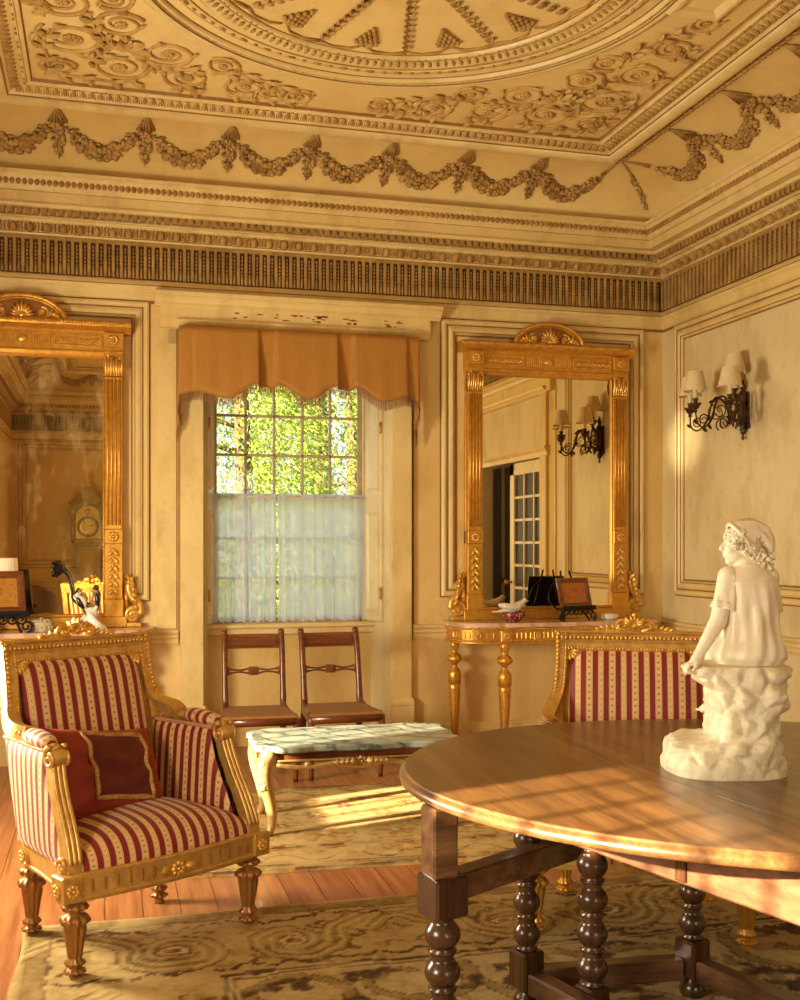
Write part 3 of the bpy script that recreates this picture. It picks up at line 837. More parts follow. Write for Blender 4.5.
# splayed reveals with panelled linings, head and sill
for xa, xb in ((WIN0, SX0 - .02), (WIN1, SX1 + .02)):
    s = 1 if xb > xa else -1
    mb.add([(xa, YB, 0), (xb, YN, 0), (xb, YN, HEADZ), (xa, YB, HEADZ)], [(0, 1, 2, 3)], False)
mb.box(WIN0, WIN1, YB + .0, YN + .1, HEADZ - .02, HEADZ + .02)
struct(mb.build('reveal', WALLR, win))
mb = MB(); mb.box(WIN0 + .0, WIN1, 7.43, YN + .1, SILL - .03, SILL, .006); mb.box(WIN0 + .02, WIN1 - .02, 7.455, 7.505, SILL - .075, SILL - .03, .005)
struct(mb.build('window_sill', TRIMM, win))
mb = MB()
mb.box(SX0 - .06, SX0, YN - .02, YN + .1, SILL, 2.64); mb.box(SX1, SX1 + .06, YN - .02, YN + .1, SILL, 2.64); mb.box(SX0 - .06, SX1 + .06, YN - .02, YN + .1, 2.60, HEADZ)
mb.box(SX0, SX0 + .012, YN - .03, YN - .0, SILL, 2.62); mb.box(SX1 - .012, SX1, YN - .03, YN, SILL, 2.62)
struct(mb.build('window_frame', TRIMM, win))
SASHW = paint('weathered_sash_paint', S(196, 176, 130), S(170, 150, 104), S(110, 90, 56), .5, 5, .5)
MEET = 1.72
def sash(name, z0, z1, y, parent, x0, x1, nx=5, nz=3, mat=SASHW):
    mb = MB(); b = .034
    mb.box(x0, x0 + b, y, y + .035, z0, z1, .003); mb.box(x1 - b, x1, y, y + .035, z0, z1, .003)
    mb.box(x0, x1, y, y + .035, z0, z0 + .04, .003); mb.box(x0, x1, y, y + .035, z1 - .035, z1, .003)
    for i in range(1, nx):
        x = x0 + b + (x1 - x0 - 2 * b) * i / nx; mb.box(x - .009, x + .009, y + .004, y + .03, z0, z1, .003)
    for i in range(1, nz):
        z = z0 + .04 + (z1 - z0 - .075) * i / nz; mb.box(x0, x1, y + .004, y + .03, z - .009, z + .009, .003)
    o = struct(mb.build(name, mat, parent))
    g = MB(); g.box(x0 + .02, x1 - .02, y + .015, y + .018, z0 + .02, z1 - .02); struct(g.build('pane', GLASS, o))
    return o
sash('upper_sash', MEET - .02, 2.60, YN + .04, win, SX0, SX1); sash('lower_sash', SILL, MEET + .02, YN, win, SX0, SX1)
# folded shutters against the reveals
for sx in (-1, 1):
    xa, xb = (WIN0 + .004, SX0 - .024) if sx < 0 else (WIN1 - .004, SX1 + .024)
    L = sqrt((xb - xa) ** 2 + .27 ** 2); an = atan2(.27, xb - xa)
    Mx = T(xa, YB + .03, 0, 0, 0, an) @ (M4.Identity(4) if sx > 0 else M4.Scale(-1, 4, (0, 1, 0)))
    mb = MB(); mb.box(.05, L - .01, 0, .03, SILL + .01, 2.6, .003, Mx)
    for za, zb in ((SILL + .07, 1.62), (1.76, 2.5)):
        mb.frame(.08, L - .04, za, zb, [(0, 0), (.0, .008), (.012, .012), (.024, .004), (.028, 0.0)], Mx @ M4(((1, 0, 0, 0), (0, -1, 0, .03), (0, 0, 1, 0), (0, 0, 0, 1))))
    s_ = struct(mb.build('shutter', WALLR, win, True))
    for z in (1.05, 2.2):
        h = MB(); h.tube([Mx @ V((.05, .034, z - .04)), Mx @ V((.05, .034, z + .04))], .008, 8); struct(h.build('hinge', GOLDD, s_))

# ------------------------------------------------------------------ side windows that let the sun in (off camera)
def side_window(name, M, wdt, added_blind, MEET=MEET, low=0):
    w_ = bpy.data.objects.new(name, None); COL.objects.link(w_); struct(w_)
    f = MB()
    for z0, z1 in ((SILL, MEET), (MEET, 2.56)):
        f.box(0, .04, 0, .035, z0, z1, 0, M); f.box(wdt - .04, wdt, 0, .035, z0, z1, 0, M)
        f.box(0, wdt, 0, .035, z0, z0 + .045, 0, M); f.box(0, wdt, 0, .035, z1 - .04, z1, 0, M)
        for i in range(1, 5): f.box(wdt * i / 5 - .009, wdt * i / 5 + .009, .005, .03, z0, z1, 0, M)
        for i in range(1, 3): f.box(0, wdt, .005, .03, z0 + (z1 - z0) * i / 3 - .008, z0 + (z1 - z0) * i / 3 + .008, 0, M)
    struct(f.build('window_frame', SASHW, w_))
    g = MB(); g.box(.02, wdt - .02, .015, .018, SILL + .02, 2.54, 0, M); struct(g.build('pane', GLASS, w_))
    if added_blind:
        b = MB(); b.box(.01, wdt - .01, -.03, -.022, MEET, 2.56, 0, M)  # unseen panels added to cut the sunlight down to its patches
        if low: b.box(.01, wdt - .01, -.03, -.022, SILL, low, 0, M)
        struct(b.build('added_blind', ADDED_BLIND, w_))
ADDED_BLIND = solid('cream_added_blind', S(214, 188, 130), .9)
for i, (a, b) in enumerate(LWIN):
    side_window('window_%d' % (i + 2), M4(((0, -1, 0, XL - .12), (1, 0, 0, a), (0, 0, 1, 0), (0, 0, 0, 1))), b - a, True, 1.795 if i == 0 else MEET, 1.47 if i == 0 else 0)
side_window('window_4', M4(((1, 0, 0, FWIN[0]), (0, -1, 0, YF - .12), (0, 0, 1, 0), (0, 0, 0, 1))), FWIN[1] - FWIN[0], False)

# ------------------------------------------------------------------ glazed door in the right wall, one leaf shut and one standing open on a dark passage
dr = bpy.data.objects.new('door_1', None); COL.objects.link(dr); struct(dr, 'white glazed double door in the right wall', 'door')
DM = M4(((0, 1, 0, XR), (1, 0, 0, 0), (0, 0, 1, 0), (0, 0, 0, 1)))   # local x = world y, local y = depth into the wall
def door_leaf(y0, y1, Mx):
    mb = MB(); Wd = y1 - y0; gx0, gx1 = y0 + .11, y1 - .11
    mb.box(y0, gx0, .05, .095, 0.01, DOOR[2] - .01, .003, Mx); mb.box(gx1, y1, .05, .095, 0.01, DOOR[2] - .01, .003, Mx)
    mb.box(y0, y1, .05, .095, .01, .26, .003, Mx); mb.box(y0, y1, .05, .095, DOOR[2] - .13, DOOR[2] - .01, .003, Mx)
    for i in range(1, 3): mb.box(gx0 + (gx1 - gx0) * i / 3 - .013, gx0 + (gx1 - gx0) * i / 3 + .013, .055, .09, .26, DOOR[2] - .12, .002, Mx)
    for i in range(1, 8): z = .26 + (DOOR[2] - .39) * i / 8; mb.box(gx0, gx1, .055, .09, z - .013, z + .013, .002, Mx)
    o = struct(mb.build('door_leaf', DOORM, dr))
    g = MB(); g.box(gx0 - .005, gx1 + .005, .07, .076, .25, DOOR[2] - .12, 0, Mx); struct(g.build('pane', DOORGL, o))
    h = MB(); h.tube([Mx @ V((y0 + .05, .05, 1.0)), Mx @ V((y0 + .05, .0, 1.0))], .012, 8); h.ball(Mx @ V((y0 + .05, -.01, 1.0)), .026, 10, 7); struct(h.build('door_handle', GOLDD, o))
    for z in (.4, 1.9):
        h = MB(); h.box(y1 - .03, y1 + .03, .035, .05, z - .06, z + .06, .003, Mx); struct(h.build('hinge', BLACK, o))
door_leaf(3.89, 4.88, DM)
Mo = DM @ T(3.20, .1, 0, 0, 0, R(82)) @ T(-3.20, 0, 0); door_leaf(3.20, 3.86, Mo)
# dark drapes hanging inside the open half
def drape(mb, y0, y1, x, z0, z1, amp=.03, n=5):
    mb.surf(lambda a, b: (x + amp * sin(a * n * 2 * pi), y0 + (y1 - y0) * a, z0 + (z1 - z0) * b), 60, 4)
mb = MB(); drape(mb, 3.25, 3.50, XR + .10, .02, 2.2, .02, 4); drape(mb, 3.55, 3.88, XR + .12, .02, 2.2, .02, 5)
tag(mb.build('door_drape', solid('dark_brown_cloth', S(44, 30, 18), .9)), 'dark brown drape hanging in the open half of the glazed door', 'drape')

# ------------------------------------------------------------------ valance
def valance():
    t = thing('window_valance', 'amber cloth valance with scalloped fringed edge over the window', 'valance', (0, 0, 0))
    X0, X1, ZT = .462, 2.055, 2.792
    y_in, y_f = 7.185, 7.075
    # key points along the front: (fraction, bottom z, forward offset)
    pts = [(0, 2.36, 0), (.055, 2.375, .004), (.06, 2.375, .022), (.19, 2.335, .026), (.315, 2.44, .022), (.322, 2.43, -.010), (.383, 2.42, -.010), (.39, 2.44, .022),
           (.52, 2.345, .026), (.645, 2.44, .022), (.652, 2.43, -.010), (.708, 2.42, -.010), (.715, 2.44, .022), (.84, 2.345, .026), (.945, 2.385, .022), (.95, 2.385, .0), (1, 2.36, 0)]
    def ev(s):
        for a, b in zip(pts, pts[1:]):
            if s <= b[0] + 1e-9:
                k = (s - a[0]) / max(1e-9, b[0] - a[0]); q = .5 - .5 * cos(pi * k)
                return a[1] + (b[1] - a[1]) * q, a[2] + (b[2] - a[2]) * k
        return pts[-1][1], 0
    ns = 200
    def P(s, v):
        """s in -.12..1.12, ends wrap back to the wall with the long tails"""
        if 0 <= s <= 1:
            zb, off = ev(s); x = X0 + (X1 - X0) * s; y = y_f - off * (.6 + 1.4 * v) - .003 * sin(s * 70) * v
            return V((x, y, ZT + (zb - ZT) * v))
        k = (-s if s < 0 else s - 1) / .12; zb = 2.36 - .25 * k ** .8
        x = (X0 if s < 0 else X1) + (-1 if s < 0 else 1) * .012 * sin(k * 9) * v
        return V((x, y_f + (y_in - y_f) * k, ZT + (zb - ZT) * v))
    mb = MB(); mb.surf(lambda a, b: P(-.12 + 1.24 * a, b), ns, 10)
    o = mb.build('valance_cloth', VAL, t); sm = o.modifiers.new('thick', 'SOLIDIFY'); sm.thickness = .004
    fr_ = MB(); br = MB(); br.tube([P(-.12 + 1.24 * i / 240, 1) for i in range(241)], .006, 6)
    random.seed(3)
    for i in range(520):
        s = -.12 + 1.24 * (i + .5) / 520; p = P(s, 1); L = .062 + random.uniform(-.006, .006)
        fr_.tube([p, p + V((random.uniform(-.003, .003), -.002, -L * .5)), p + V((random.uniform(-.004, .004), 0, -L))], [.0016, .0018, .0011], 3, cap=False)
    br.build('braid', FRINGE, t); fr_.build('fringe', FRINGE, t)
    b = MB(); b.box(X0 + .01, X1 - .01, y_f + .012, 7.20, ZT - .03, ZT - .004); b.build('pelmet_board', TRIMM, t)
valance()

# ------------------------------------------------------------------ cafe curtain
def cafe():
    t = thing('cafe_curtain', 'sheer white cafe curtain across the lower half of the window', 'curtain', (0, 0, 0))
    random.seed(5)
    for (x0, x1, ph) in ((SX0 - .015, 1.145, .3), (1.155, SX1 + .03, 1.7)):
        fs = [(random.uniform(5, 9), random.uniform(0, 6)), (random.uniform(12, 19), random.uniform(0, 6)), (random.uniform(24, 36), random.uniform(0, 6))]
        def fn(a, b):
            z = MEET + .005 - (MEET - .853) * b
            k = .35 + .65 * b
            yy = sum(am * sin(2 * pi * f * a * .55 + p + ph + b * .35 * sin(f)) for (f, p), am in zip(fs, (.024, .013, .005))) * k
            return (x0 + (x1 - x0) * (a + .012 * sin(8 * a + 3 * b) * b), YN - .055 + yy, z + .004 * sin(a * 60) * (b > .98))
        mb = MB(); mb.surf(fn, 150, 24); mb.build('curtain_panel', SHEER, t)
        h = MB(); h.surf(lambda a, b: tuple(V(fn(a, 0)) + V((0, -.006 * sin(pi * b) + .002 * sin(a * 300), .018 - .036 * b))), 150, 3); h.build('curtain_heading', SHEER, t)
    r = MB(); r.tube([(SX0 - .02, YN - .055, MEET + .0), (SX1 + .035, YN - .055, MEET)], .005, 8); r.build('curtain_rod', TRIMM, t)
cafe()
# ------------------------------------------------------------------ gilt armchair (front faces -Y, origin on the floor between the front legs)
def turned_leg(h, r=.034):
    p = [(.55, 0), (.62, .02), (.5, .05), (.52, .075), (.80, .105), (.84, .13), (.6, .155), (.52, .17), (.74, .20), (.78, .23), (.60, .26),
         (.62, .30), (.98, .66), (1.02, .70), (1.22, .735), (1.26, .76), (1.05, .795), (.6, .825), (.55, .84), (.98, .87), (1.1, .90), (1.0, .94), (.7, .965), (.75, 1.0)]
    amp = [0, 0, 0, 0, .12, .12, 0, 0, .10, .10, 0, .16, .17, .06, .13, .13, .10, 0, 0, .09, .11, .09, 0, 0]
    p = [(.6, 0), (.66, .02), (.5, .05), (.54, .075), (.92, .10), (.96, .13), (.6, .155), (.5, .17), (.86, .20), (.92, .235), (.60, .265),
         (.60, .30), (.94, .64), (.98, .68), (1.28, .72), (1.32, .76), (1.06, .80), (.56, .825), (.5, .845), (1.1, .875), (1.24, .905), (1.06, .94), (.62, .965), (.8, 1.0)]
    return MB().lathe([(a * r, z * h) for a, z in p], 50, None, 10, amp)
def beads(mb, path, r, step, flat=1):
    P = [V(p) for p in path]; acc = 0
    for a, b in zip(P, P[1:]):
        L = (b - a).length; d = (b - a) / max(L, 1e-9); q = step - acc if acc else 0
        while q < L:
            mb.ball(a + d * q, (r, r, r * flat), 6, 4); q += step
        acc = (L - (q - step)) % step
def volute(mb, c, r, axis_x, wdt, d=1, a0=pi / 2, turns=1.4, t=.010):
    """a scroll whose plane is YZ, thickness wdt along X"""
    P = spiral(0, 0, r, turns, a0, d, 26, .9, .16)
    for off in (-wdt / 2, wdt / 2):
        mb.tube([(c[0] + off, c[1] + x, c[2] + y) for x, y, _ in P], [t * (1 - .5 * i / 26) for i in range(27)], 6)
    mb.lathe([(r * .3, -wdt / 2 - .002), (r * .66, -wdt / 2 + .004), (r * .74, -wdt / 2 + .010), (r * .74, wdt / 2 - .010), (r * .66, wdt / 2 - .004), (r * .3, wdt / 2 + .002)], 20, M4.Translation(c) @ Euler((0, pi / 2, 0)).to_matrix().to_4x4())
    mb.lathe([(.001, -wdt * .5 - .012), (r * .22, -wdt * .5 - .008), (r * .3, -wdt * .5), (r * .3, wdt * .5), (r * .22, wdt * .5 + .008), (.001, wdt * .5 + .012)], 12, M4.Translation(c) @ Euler((0, pi / 2, 0)).to_matrix().to_4x4())

def armchair(name, label, loc, rz, k=1.0, arm=.70, legmat=LEGB, group=None):
    t = thing(name, label, 'armchair', loc, rz, group)
    HF, HB, D, LH = .345 * k, .262 * k, .46, .255; WB = .245 * k
    zr0, zr1 = LH, .345
    for sx in (-1, 1):
        for yy, hw in ((0.0, HF), (D, HB)):
            o = turned_leg(LH + .006).build('leg', legmat, t); o.location = (sx * hw, yy, 0)
    # seat rail
    def hw(y): q = max(0, min(1, y / D)); return HF + .03 + (HB - HF) * (q ** 1.15) - .018 * sin(pi * q)
    def yf(s): return -.03 - .03 * (1 - s * s)
    plan = [(HF * s * 1.09, yf(s)) for s in [i / 8 for i in range(-8, 9)]]
    plan += [(hw(D * i / 8), D * i / 8) for i in range(0, 9)] + [(HB + .02, D + .03), (-HB - .02, D + .03)] + [(-hw(D * i / 8), D * i / 8) for i in range(8, -1, -1)]
    mb = MB(); mb.prism(plan, zr0 + .012, zr1, None, .008)
    lowp = [(x * .985, y + .004 * (1 if y < 0 else 0)) for x, y in plan]
    mb.prism([(x, y) for x, y in lowp], zr0, zr0 + .014); mb.prism([(x * 1.012, y - (.005 if y < 0 else 0)) for x, y in plan], zr1 - .008, zr1 + .004, None, .004)
    mb.prism([(x * 1.012, y - (.005 if y < 0 else 0)) for x, y in plan], zr0 + .010, zr0 + .02, None, .003)
    mb.build('seat_rail', CHGOLD, t, True)
    orn = MB()
    for sx in (-1, 1):
        orn.box(sx * HF * 1.09 - .036, sx * HF * 1.09 + .036 if sx < 0 else sx * HF * 1.09 + .036, -.045, .03, zr0 + .006, zr1 + .002, .005)
        orn.build('corner_block', CHGOLD, t); orn = MB()
        for Mr in (T(sx * HF * 1.09, -.046, .300, R(90)), T(sx * (HF * 1.09 + .036), -.008, .300, R(90), 0, sx * R(90)), T(sx * (HB + .045), D - .02, .30, R(90), 0, sx * R(90))):
            rosette(MB(), Mr, .026, 8, .4).build('rosette', GOLDB, t)
    rosette(orn, T(0, -.064, .300, R(90)), .03, 8, .5)
    for sg in (-1, 1): leaf(orn, T(sg * .022, -.061, .30, R(90), 0, 0) @ T(0, 0, 0, 0, 0, 0 if sg > 0 else pi), .05, .016, .012)
    orn.build('rosette', GOLDB, t)
    for sx in (-1, 1):
        for i in range(6):
            sl = MB()
            s = sx * (.24 + .115 * i); y = yf(s) - .0015; x = HF * 1.09 * s
            sl.box(x - .0045, x + .0045, y - .004, y + .006, zr0 + .03, zr1 - .018, .004).build('rail_flute', LEGB, t)
    # seat cushion: stripes run from back to front
    hC = .105
    def seat(a, b):
        s, q = sin(pi / 2 * (a * 2 - 1)), sin(pi / 2 * (b * 2 - 1))
        yb_, y1 = D - .01, yf(s) + .012
        y = yb_ + (y1 - yb_) * (q * .5 + .5); x = s * (hw(max(0, y)) - .012)
        d = max(0, (1 - abs(s) ** 4.5)) ** .45 * max(0, (1 - abs(q) ** 5)) ** .45
        return V((x, y, zr1 - .004 + hC * d + .022 * (1 - s * s) * (1 - q * q)))
    def seatuv(a, b):
        p = seat(a, b); return (p.x + .045, -p.y - (p.z - zr1) * (1 if b > .8 else 0))
    MB().surf(seat, 48, 48, uvf=seatuv, flip=False).build('seat_cushion', STRIPE, t)
    # back
    TOP = 1.04
    RK = .27
    def yb(z): return D - .012 + RK * (z - .36)
    def bk(off0, flip):
        def fn(a, b):
            s = sin(pi / 2 * (a * 2 - 1)); q = b
            zt = .968 - .055 * max(0, (abs(s) - .72) / .28) ** 2.2; z = .40 + (zt - .40) * q
            x = s * WB * (1 + .06 * (1 - q))
            off = .045 * max(0, (1 - abs(s) ** 5) * (1 - abs(q * 2 - 1) ** 6)) ** .5
            return V((x, yb(z) + (-.012 - off if not flip else .018 + off * .4), z))
        return fn
    f = bk(0, False); MB().surf(f, 40, 30, uvf=lambda a, b: (f(a, b).x + .0225, f(a, b).z)).build('back_cushion', STRIPE, t)
    g_ = bk(0, True); MB().surf(g_, 30, 24, uvf=lambda a, b: (g_(a, b).x + .0225, g_(a, b).z), flip=True).build('outside_back', STRIPE, t)
    fr = MB()
    def Bm(z): return T(0, yb(z), z, -atan2(RK, 1))
    # back board, top rail, stiles flaring into the arms
    fr.add([(-WB - .045, yb(.38) + .004, .36), (WB + .045, yb(.38) + .004, .36), (WB + .045, yb(1.0) + .004, 1.01), (-WB - .045, yb(1.0) + .004, 1.01)], [(0, 1, 2, 3)], False)
    fr.box(-WB - .055, WB + .055, -.022, .022, -.05, .03, .008, Bm(1.0)); fr.box(-WB - .064, WB + .064, -.03, .024, .024, .04, .006, Bm(1.0)); fr.box(-WB - .058, WB + .058, -.028, .02, -.012, -.004, .003, Bm(1.0))
    stile = {}
    for sx in (-1, 1):
        pts = [(sx * (WB + .035), yb(1.03), 1.03), (sx * (WB + .036), yb(.92), .92), (sx * (WB + .042), yb(.83), .83), (sx * (WB + .056), yb(.775) - .02, .775), (sx * (WB + .085), yb(.74) - .10, arm + .05), (sx * (HB + .05), yb(.72) - .165, arm + .037)]
        C = crom(pts, 8); stile[sx] = C
        fr.tube(C, .034, 4, phase=pi / 4, up=None, smooth=False)
        low = crom([(sx * (WB + .045), yb(.80), .80), (sx * (WB + .044), yb(.6), .6), (sx * (HB + .01), D, .35)], 6); fr.tube(low, .026, 4, phase=pi / 4, smooth=False)
    fr.build('back_frame', CHGOLD, t)
    bd = MB(); topz = [V((-WB - .05 + (2 * WB + .1) * i / 40, 0, .008)) for i in range(41)]
    Mt = Bm(1.0); beads(bd, [Mt @ (p + V((0, -.03, 0))) for p in topz], .0085, .017)
    beads(bd, [Mt @ (V((p.x * .93, -.024, -.036))) for p in topz], .006, .012)
    for sx in (-1, 1):
        C = stile[sx]; beads(bd, [p + V((sx * .013, -.026, 0)) for p in C], .0085, .017); beads(bd, [p + V((-sx * .018, -.026, 0)) for p in C[:22]], .0055, .011)
        # foliate corner between the arched panel and the frame
        Mc = Bm(.95) @ T(sx * (WB + .004), -.014, .012, R(90))
        for kx in range(4): leaf(bd, Mc @ T(0, 0, 0, 0, 0, (pi if sx > 0 else 0) + sx * (.15 + kx * .45)), .05, .013, .008)
    bd.build('bead_moulding', GOLDB, t)
    # carved crest
    cr = MB(); Mc = Bm(1.03) @ T(0, -.012, .0, R(90))
    for sg in (-1, 1):
        mbs = MB(); mbs.tube([(x, y, 0) for x, y, _ in spiral(.052, .026, .030, 1.5, 2.6, -1, 24, .9, .15)], [.0095 - .004 * i / 24 for i in range(25)], 7)
        mbs.tube(crom([(.03, .012, .002), (.075, .005, .004), (.11, .010, .003), (.135, .022, 0), (.15, .014, 0)], 5), [.010] * 11 + [.008] * 8 + [.004] * 2, 7)
        mbs.ball((.142, .016, 0), (.016, .010, .012), 8, 5)
        for kx in range(5): leaf(mbs, T(.062 + kx * .017, .006, .0, 0, 0, 1.5 - kx * .27), .034, .010, .014)
        leaf(mbs, T(.012, .018, .004, 0, 0, 1.05), .055, .014, .02); leaf(mbs, T(.02, .004, .004, 0, 0, .25), .06, .013, .018)
        cr.add_raw(mbs, Mc @ (M4.Identity(4) if sg > 0 else M4.Scale(-1, 4, (1, 0, 0))))
    for kx in range(7): leaf(cr, Mc @ T(0, .028, .004, 0, 0, R(90 + (kx - 3) * 26)), .046, .011, .022)
    cr.ball(tuple(Mc @ V((0, .03, .012))), (.017, .014, .017), 10, 7); cr.ball(tuple(Mc @ V((0, .075, .004))), (.011, .010, .011), 8, 6)
    cr.build('carved_crest', GOLDB, t)
    # arms
    zt = arm
    PY = [(.0, .345), (.012, .40), (.045, .47), (.095, .55), (.13, .62 * zt / .7), (.148, zt - .03)]
    def yp(z):
        for (a, za), (b, zb_) in zip(PY, PY[1:]):
            if z <= zb_: return a + (b - a) * max(0, (z - za) / (zb_ - za))
        return PY[-1][0]
    for sx in (-1, 1):
        ap = MB(); X = sx * (HF + .012)
        core = crom([(X - sx * .004 * i, y, z) for i, (y, z) in enumerate(PY)], 6); n = len(core)
        ap.tube(core, [.034 - .006 * i / n for i in range(n)], 4, phase=pi / 4, up=(1, 0, 0), smooth=False)
        for j in (-1, 0, 1): ap.tube([p + V((j * .017, -.024, .004)) for p in core[3:]], .0085, 6)
        volute(ap, (X - sx * .02, .128, zt - .005), .036, 0, .056, -1, pi / 2)
        volute(ap, (X + sx * .002, .012, .372), .026, 0, .05, 1, -pi / 2)
        for kx in range(4): leaf(ap, T(X - .02 + kx * .013, -.016 + .01 * kx * 0, .36, -R(78), 0, 0) @ T(0, 0, 0, 0, 0, R(90)), .11 - .012 * abs(kx - 1.5), .012, .02)
        ap.tube(crom([(X - sx * .02, .13, zt + .026), (X - sx * .022, .2, zt + .02), (sx * (HB + .075), .32, zt + .028), (sx * (HB + .05), yb(.72) - .16, zt + .04)], 6), .021, 8, flat=.7)
        ap.build('arm', CHGOLD, t)
        def pad(a, b):
            y = .165 + (.36 - .165) * (b * .5 + .5 if False else b); th = 2 * pi * a
            q = 2 * b - 1; r = max(0, 1 - abs(q) ** 3.5) ** .5
            xc = (X - sx * .022) + (sx * (HB + .06) - (X - sx * .022)) * b
            return V((xc + .036 * r * cos(th), y, zt + .032 + .012 * b + .028 * r * sin(th)))
        MB().surf(pad, 20, 16, cu=True, uvf=lambda a, b: (b * .2, a * .15)).build('arm_pad', STRIPE, t)
        # upholstered side panels
        def side(off, out):
            def fn(a, b):
                z = .35 + (zt + .012 - .35) * b; y0 = yp(z) + .022; y1 = D + .01 + .06 * b
                y = y0 + (y1 - y0) * a; q = max(0, min(1, y / D))
                x = (HF + .016) + (HB + .03 - HF) * q + .012 * sin(pi * q) * b + (0.02 * b * (q ** 2))
                bul = .016 * max(0, (1 - abs(2 * a - 1) ** 5) * (1 - abs(2 * b - 1) ** 5)) ** .5
                return V((sx * (x + (bul if out else -.05 - bul)), y, z))
            return fn
        fo, fi = side(0, True), side(0, False)
        MB().surf(fo, 24, 14, uvf=lambda a, b: (fo(a, b).y, fo(a, b).z), flip=sx > 0).build('outer_side', STRIPE, t)
        MB().surf(fi, 24, 14, uvf=lambda a, b: (fi(a, b).y, fi(a, b).z), flip=sx < 0).build('inner_side', STRIPE, t)
        gp = MB(); gp.tube([fo(i / 12, 1) for i in range(13)], .008, 6); gp.tube([fi(i / 12, 1) for i in range(13)], .008, 6); gp.tube([fo(0, i / 12) for i in range(13)], .006, 6)
        gp.surf(lambda a, b: tuple(fo(a, 1).lerp(fi(a, 1), b)), 12, 1)
        gp.build('gimp_edge', solid('pink_gimp', S(206, 150, 110), .7) if sx < 0 and k == 1.0 else bpy.data.materials['pink_gimp'], t)
    # dust cover under the seat keeps the frame closed
    MB().prism([(x * .95, y * .95 + .01) for x, y in plan], zr0 + .012, zr0 + .016).build('dust_cover', LEGB, t)
    return t
armchair('gilt_armchair', 'gilt armchair in crimson striped damask holding a russet cushion', (.206, 3.80, 0), R(30), 1.0, .70)
armchair('gilt_armchair', 'wider gilt armchair in crimson stripes pulled up behind the oak table', (1.805, 3.45, 0), R(-26), 1.05, .655, GOLD)

# cushion on the left armchair
def cushion():
    th = R(30); fx, fy = .206, 3.80
    lx, ly = -.055, .315
    t = thing('throw_cushion', 'russet velvet cushion with gold braid square, propped in the armchair', 'cushion', (fx + lx * cos(th) - ly * sin(th), fy + lx * sin(th) + ly * cos(th), .575), 0)
    t.rotation_euler = Euler((R(-26), R(8), R(30 + 9)), 'XYZ')
    W, Hh, Dp = .25, .17, .07
    def pil(sgn):
        def fn(a, b):
            s, q = a * 2 - 1, b * 2 - 1
            d = max(0, (1 - abs(s) ** 2.6) * (1 - abs(q) ** 2.6)) ** .55
            pin = 1 + .05 * (abs(s) ** 3) * (abs(q) ** 3)
            wr = .007 * sin(7 * s + 5 * q + 1.5 * sin(4 * q)) * d + .006 * sin(12 * q - 5 * s + sin(6 * s)) * d
            return V((s * W * (1 - .07 * (1 - abs(q) ** 2)) * pin if False else s * W * (.95 + .05 * q * q), sgn * (Dp * d + wr) , q * Hh * (.93 + .07 * s * s)))
        return fn
    fF, fB = pil(-1), pil(1)
    mb = MB(); mb.surf(fF, 34, 26); mb.surf(fB, 34, 26, flip=True); mb.build('cushion_body', CUSH, t)
    x0, x1, z0, z1 = .03, .96, .12, .9
    cs = [(.30, .17), (.82, .15), (.82, .88), (.28, .91)]
    P = []
    for (a, b), (c, d) in zip(cs, cs[1:] + cs[:1]):
        for i in range(12): P.append(fF(a + (c - a) * i / 12, b + (d - b) * i / 12) + V((0, -.003, 0)))
    br = MB(); br.tube(P, .0105, 6, flat=.5, closed=True, up=(0, 1, 0)); br.tube([p + V((0, -.003, .0)) for p in P], .004, 5, closed=True); br.build('braid', BRAID, t)
    MB().surf(lambda a, b: tuple(fF(.295 + .52 * a, .17 + .72 * b) + V((0, -.002, 0))), 14, 14).build('inner_square', CUSHIN, t)
cushion()

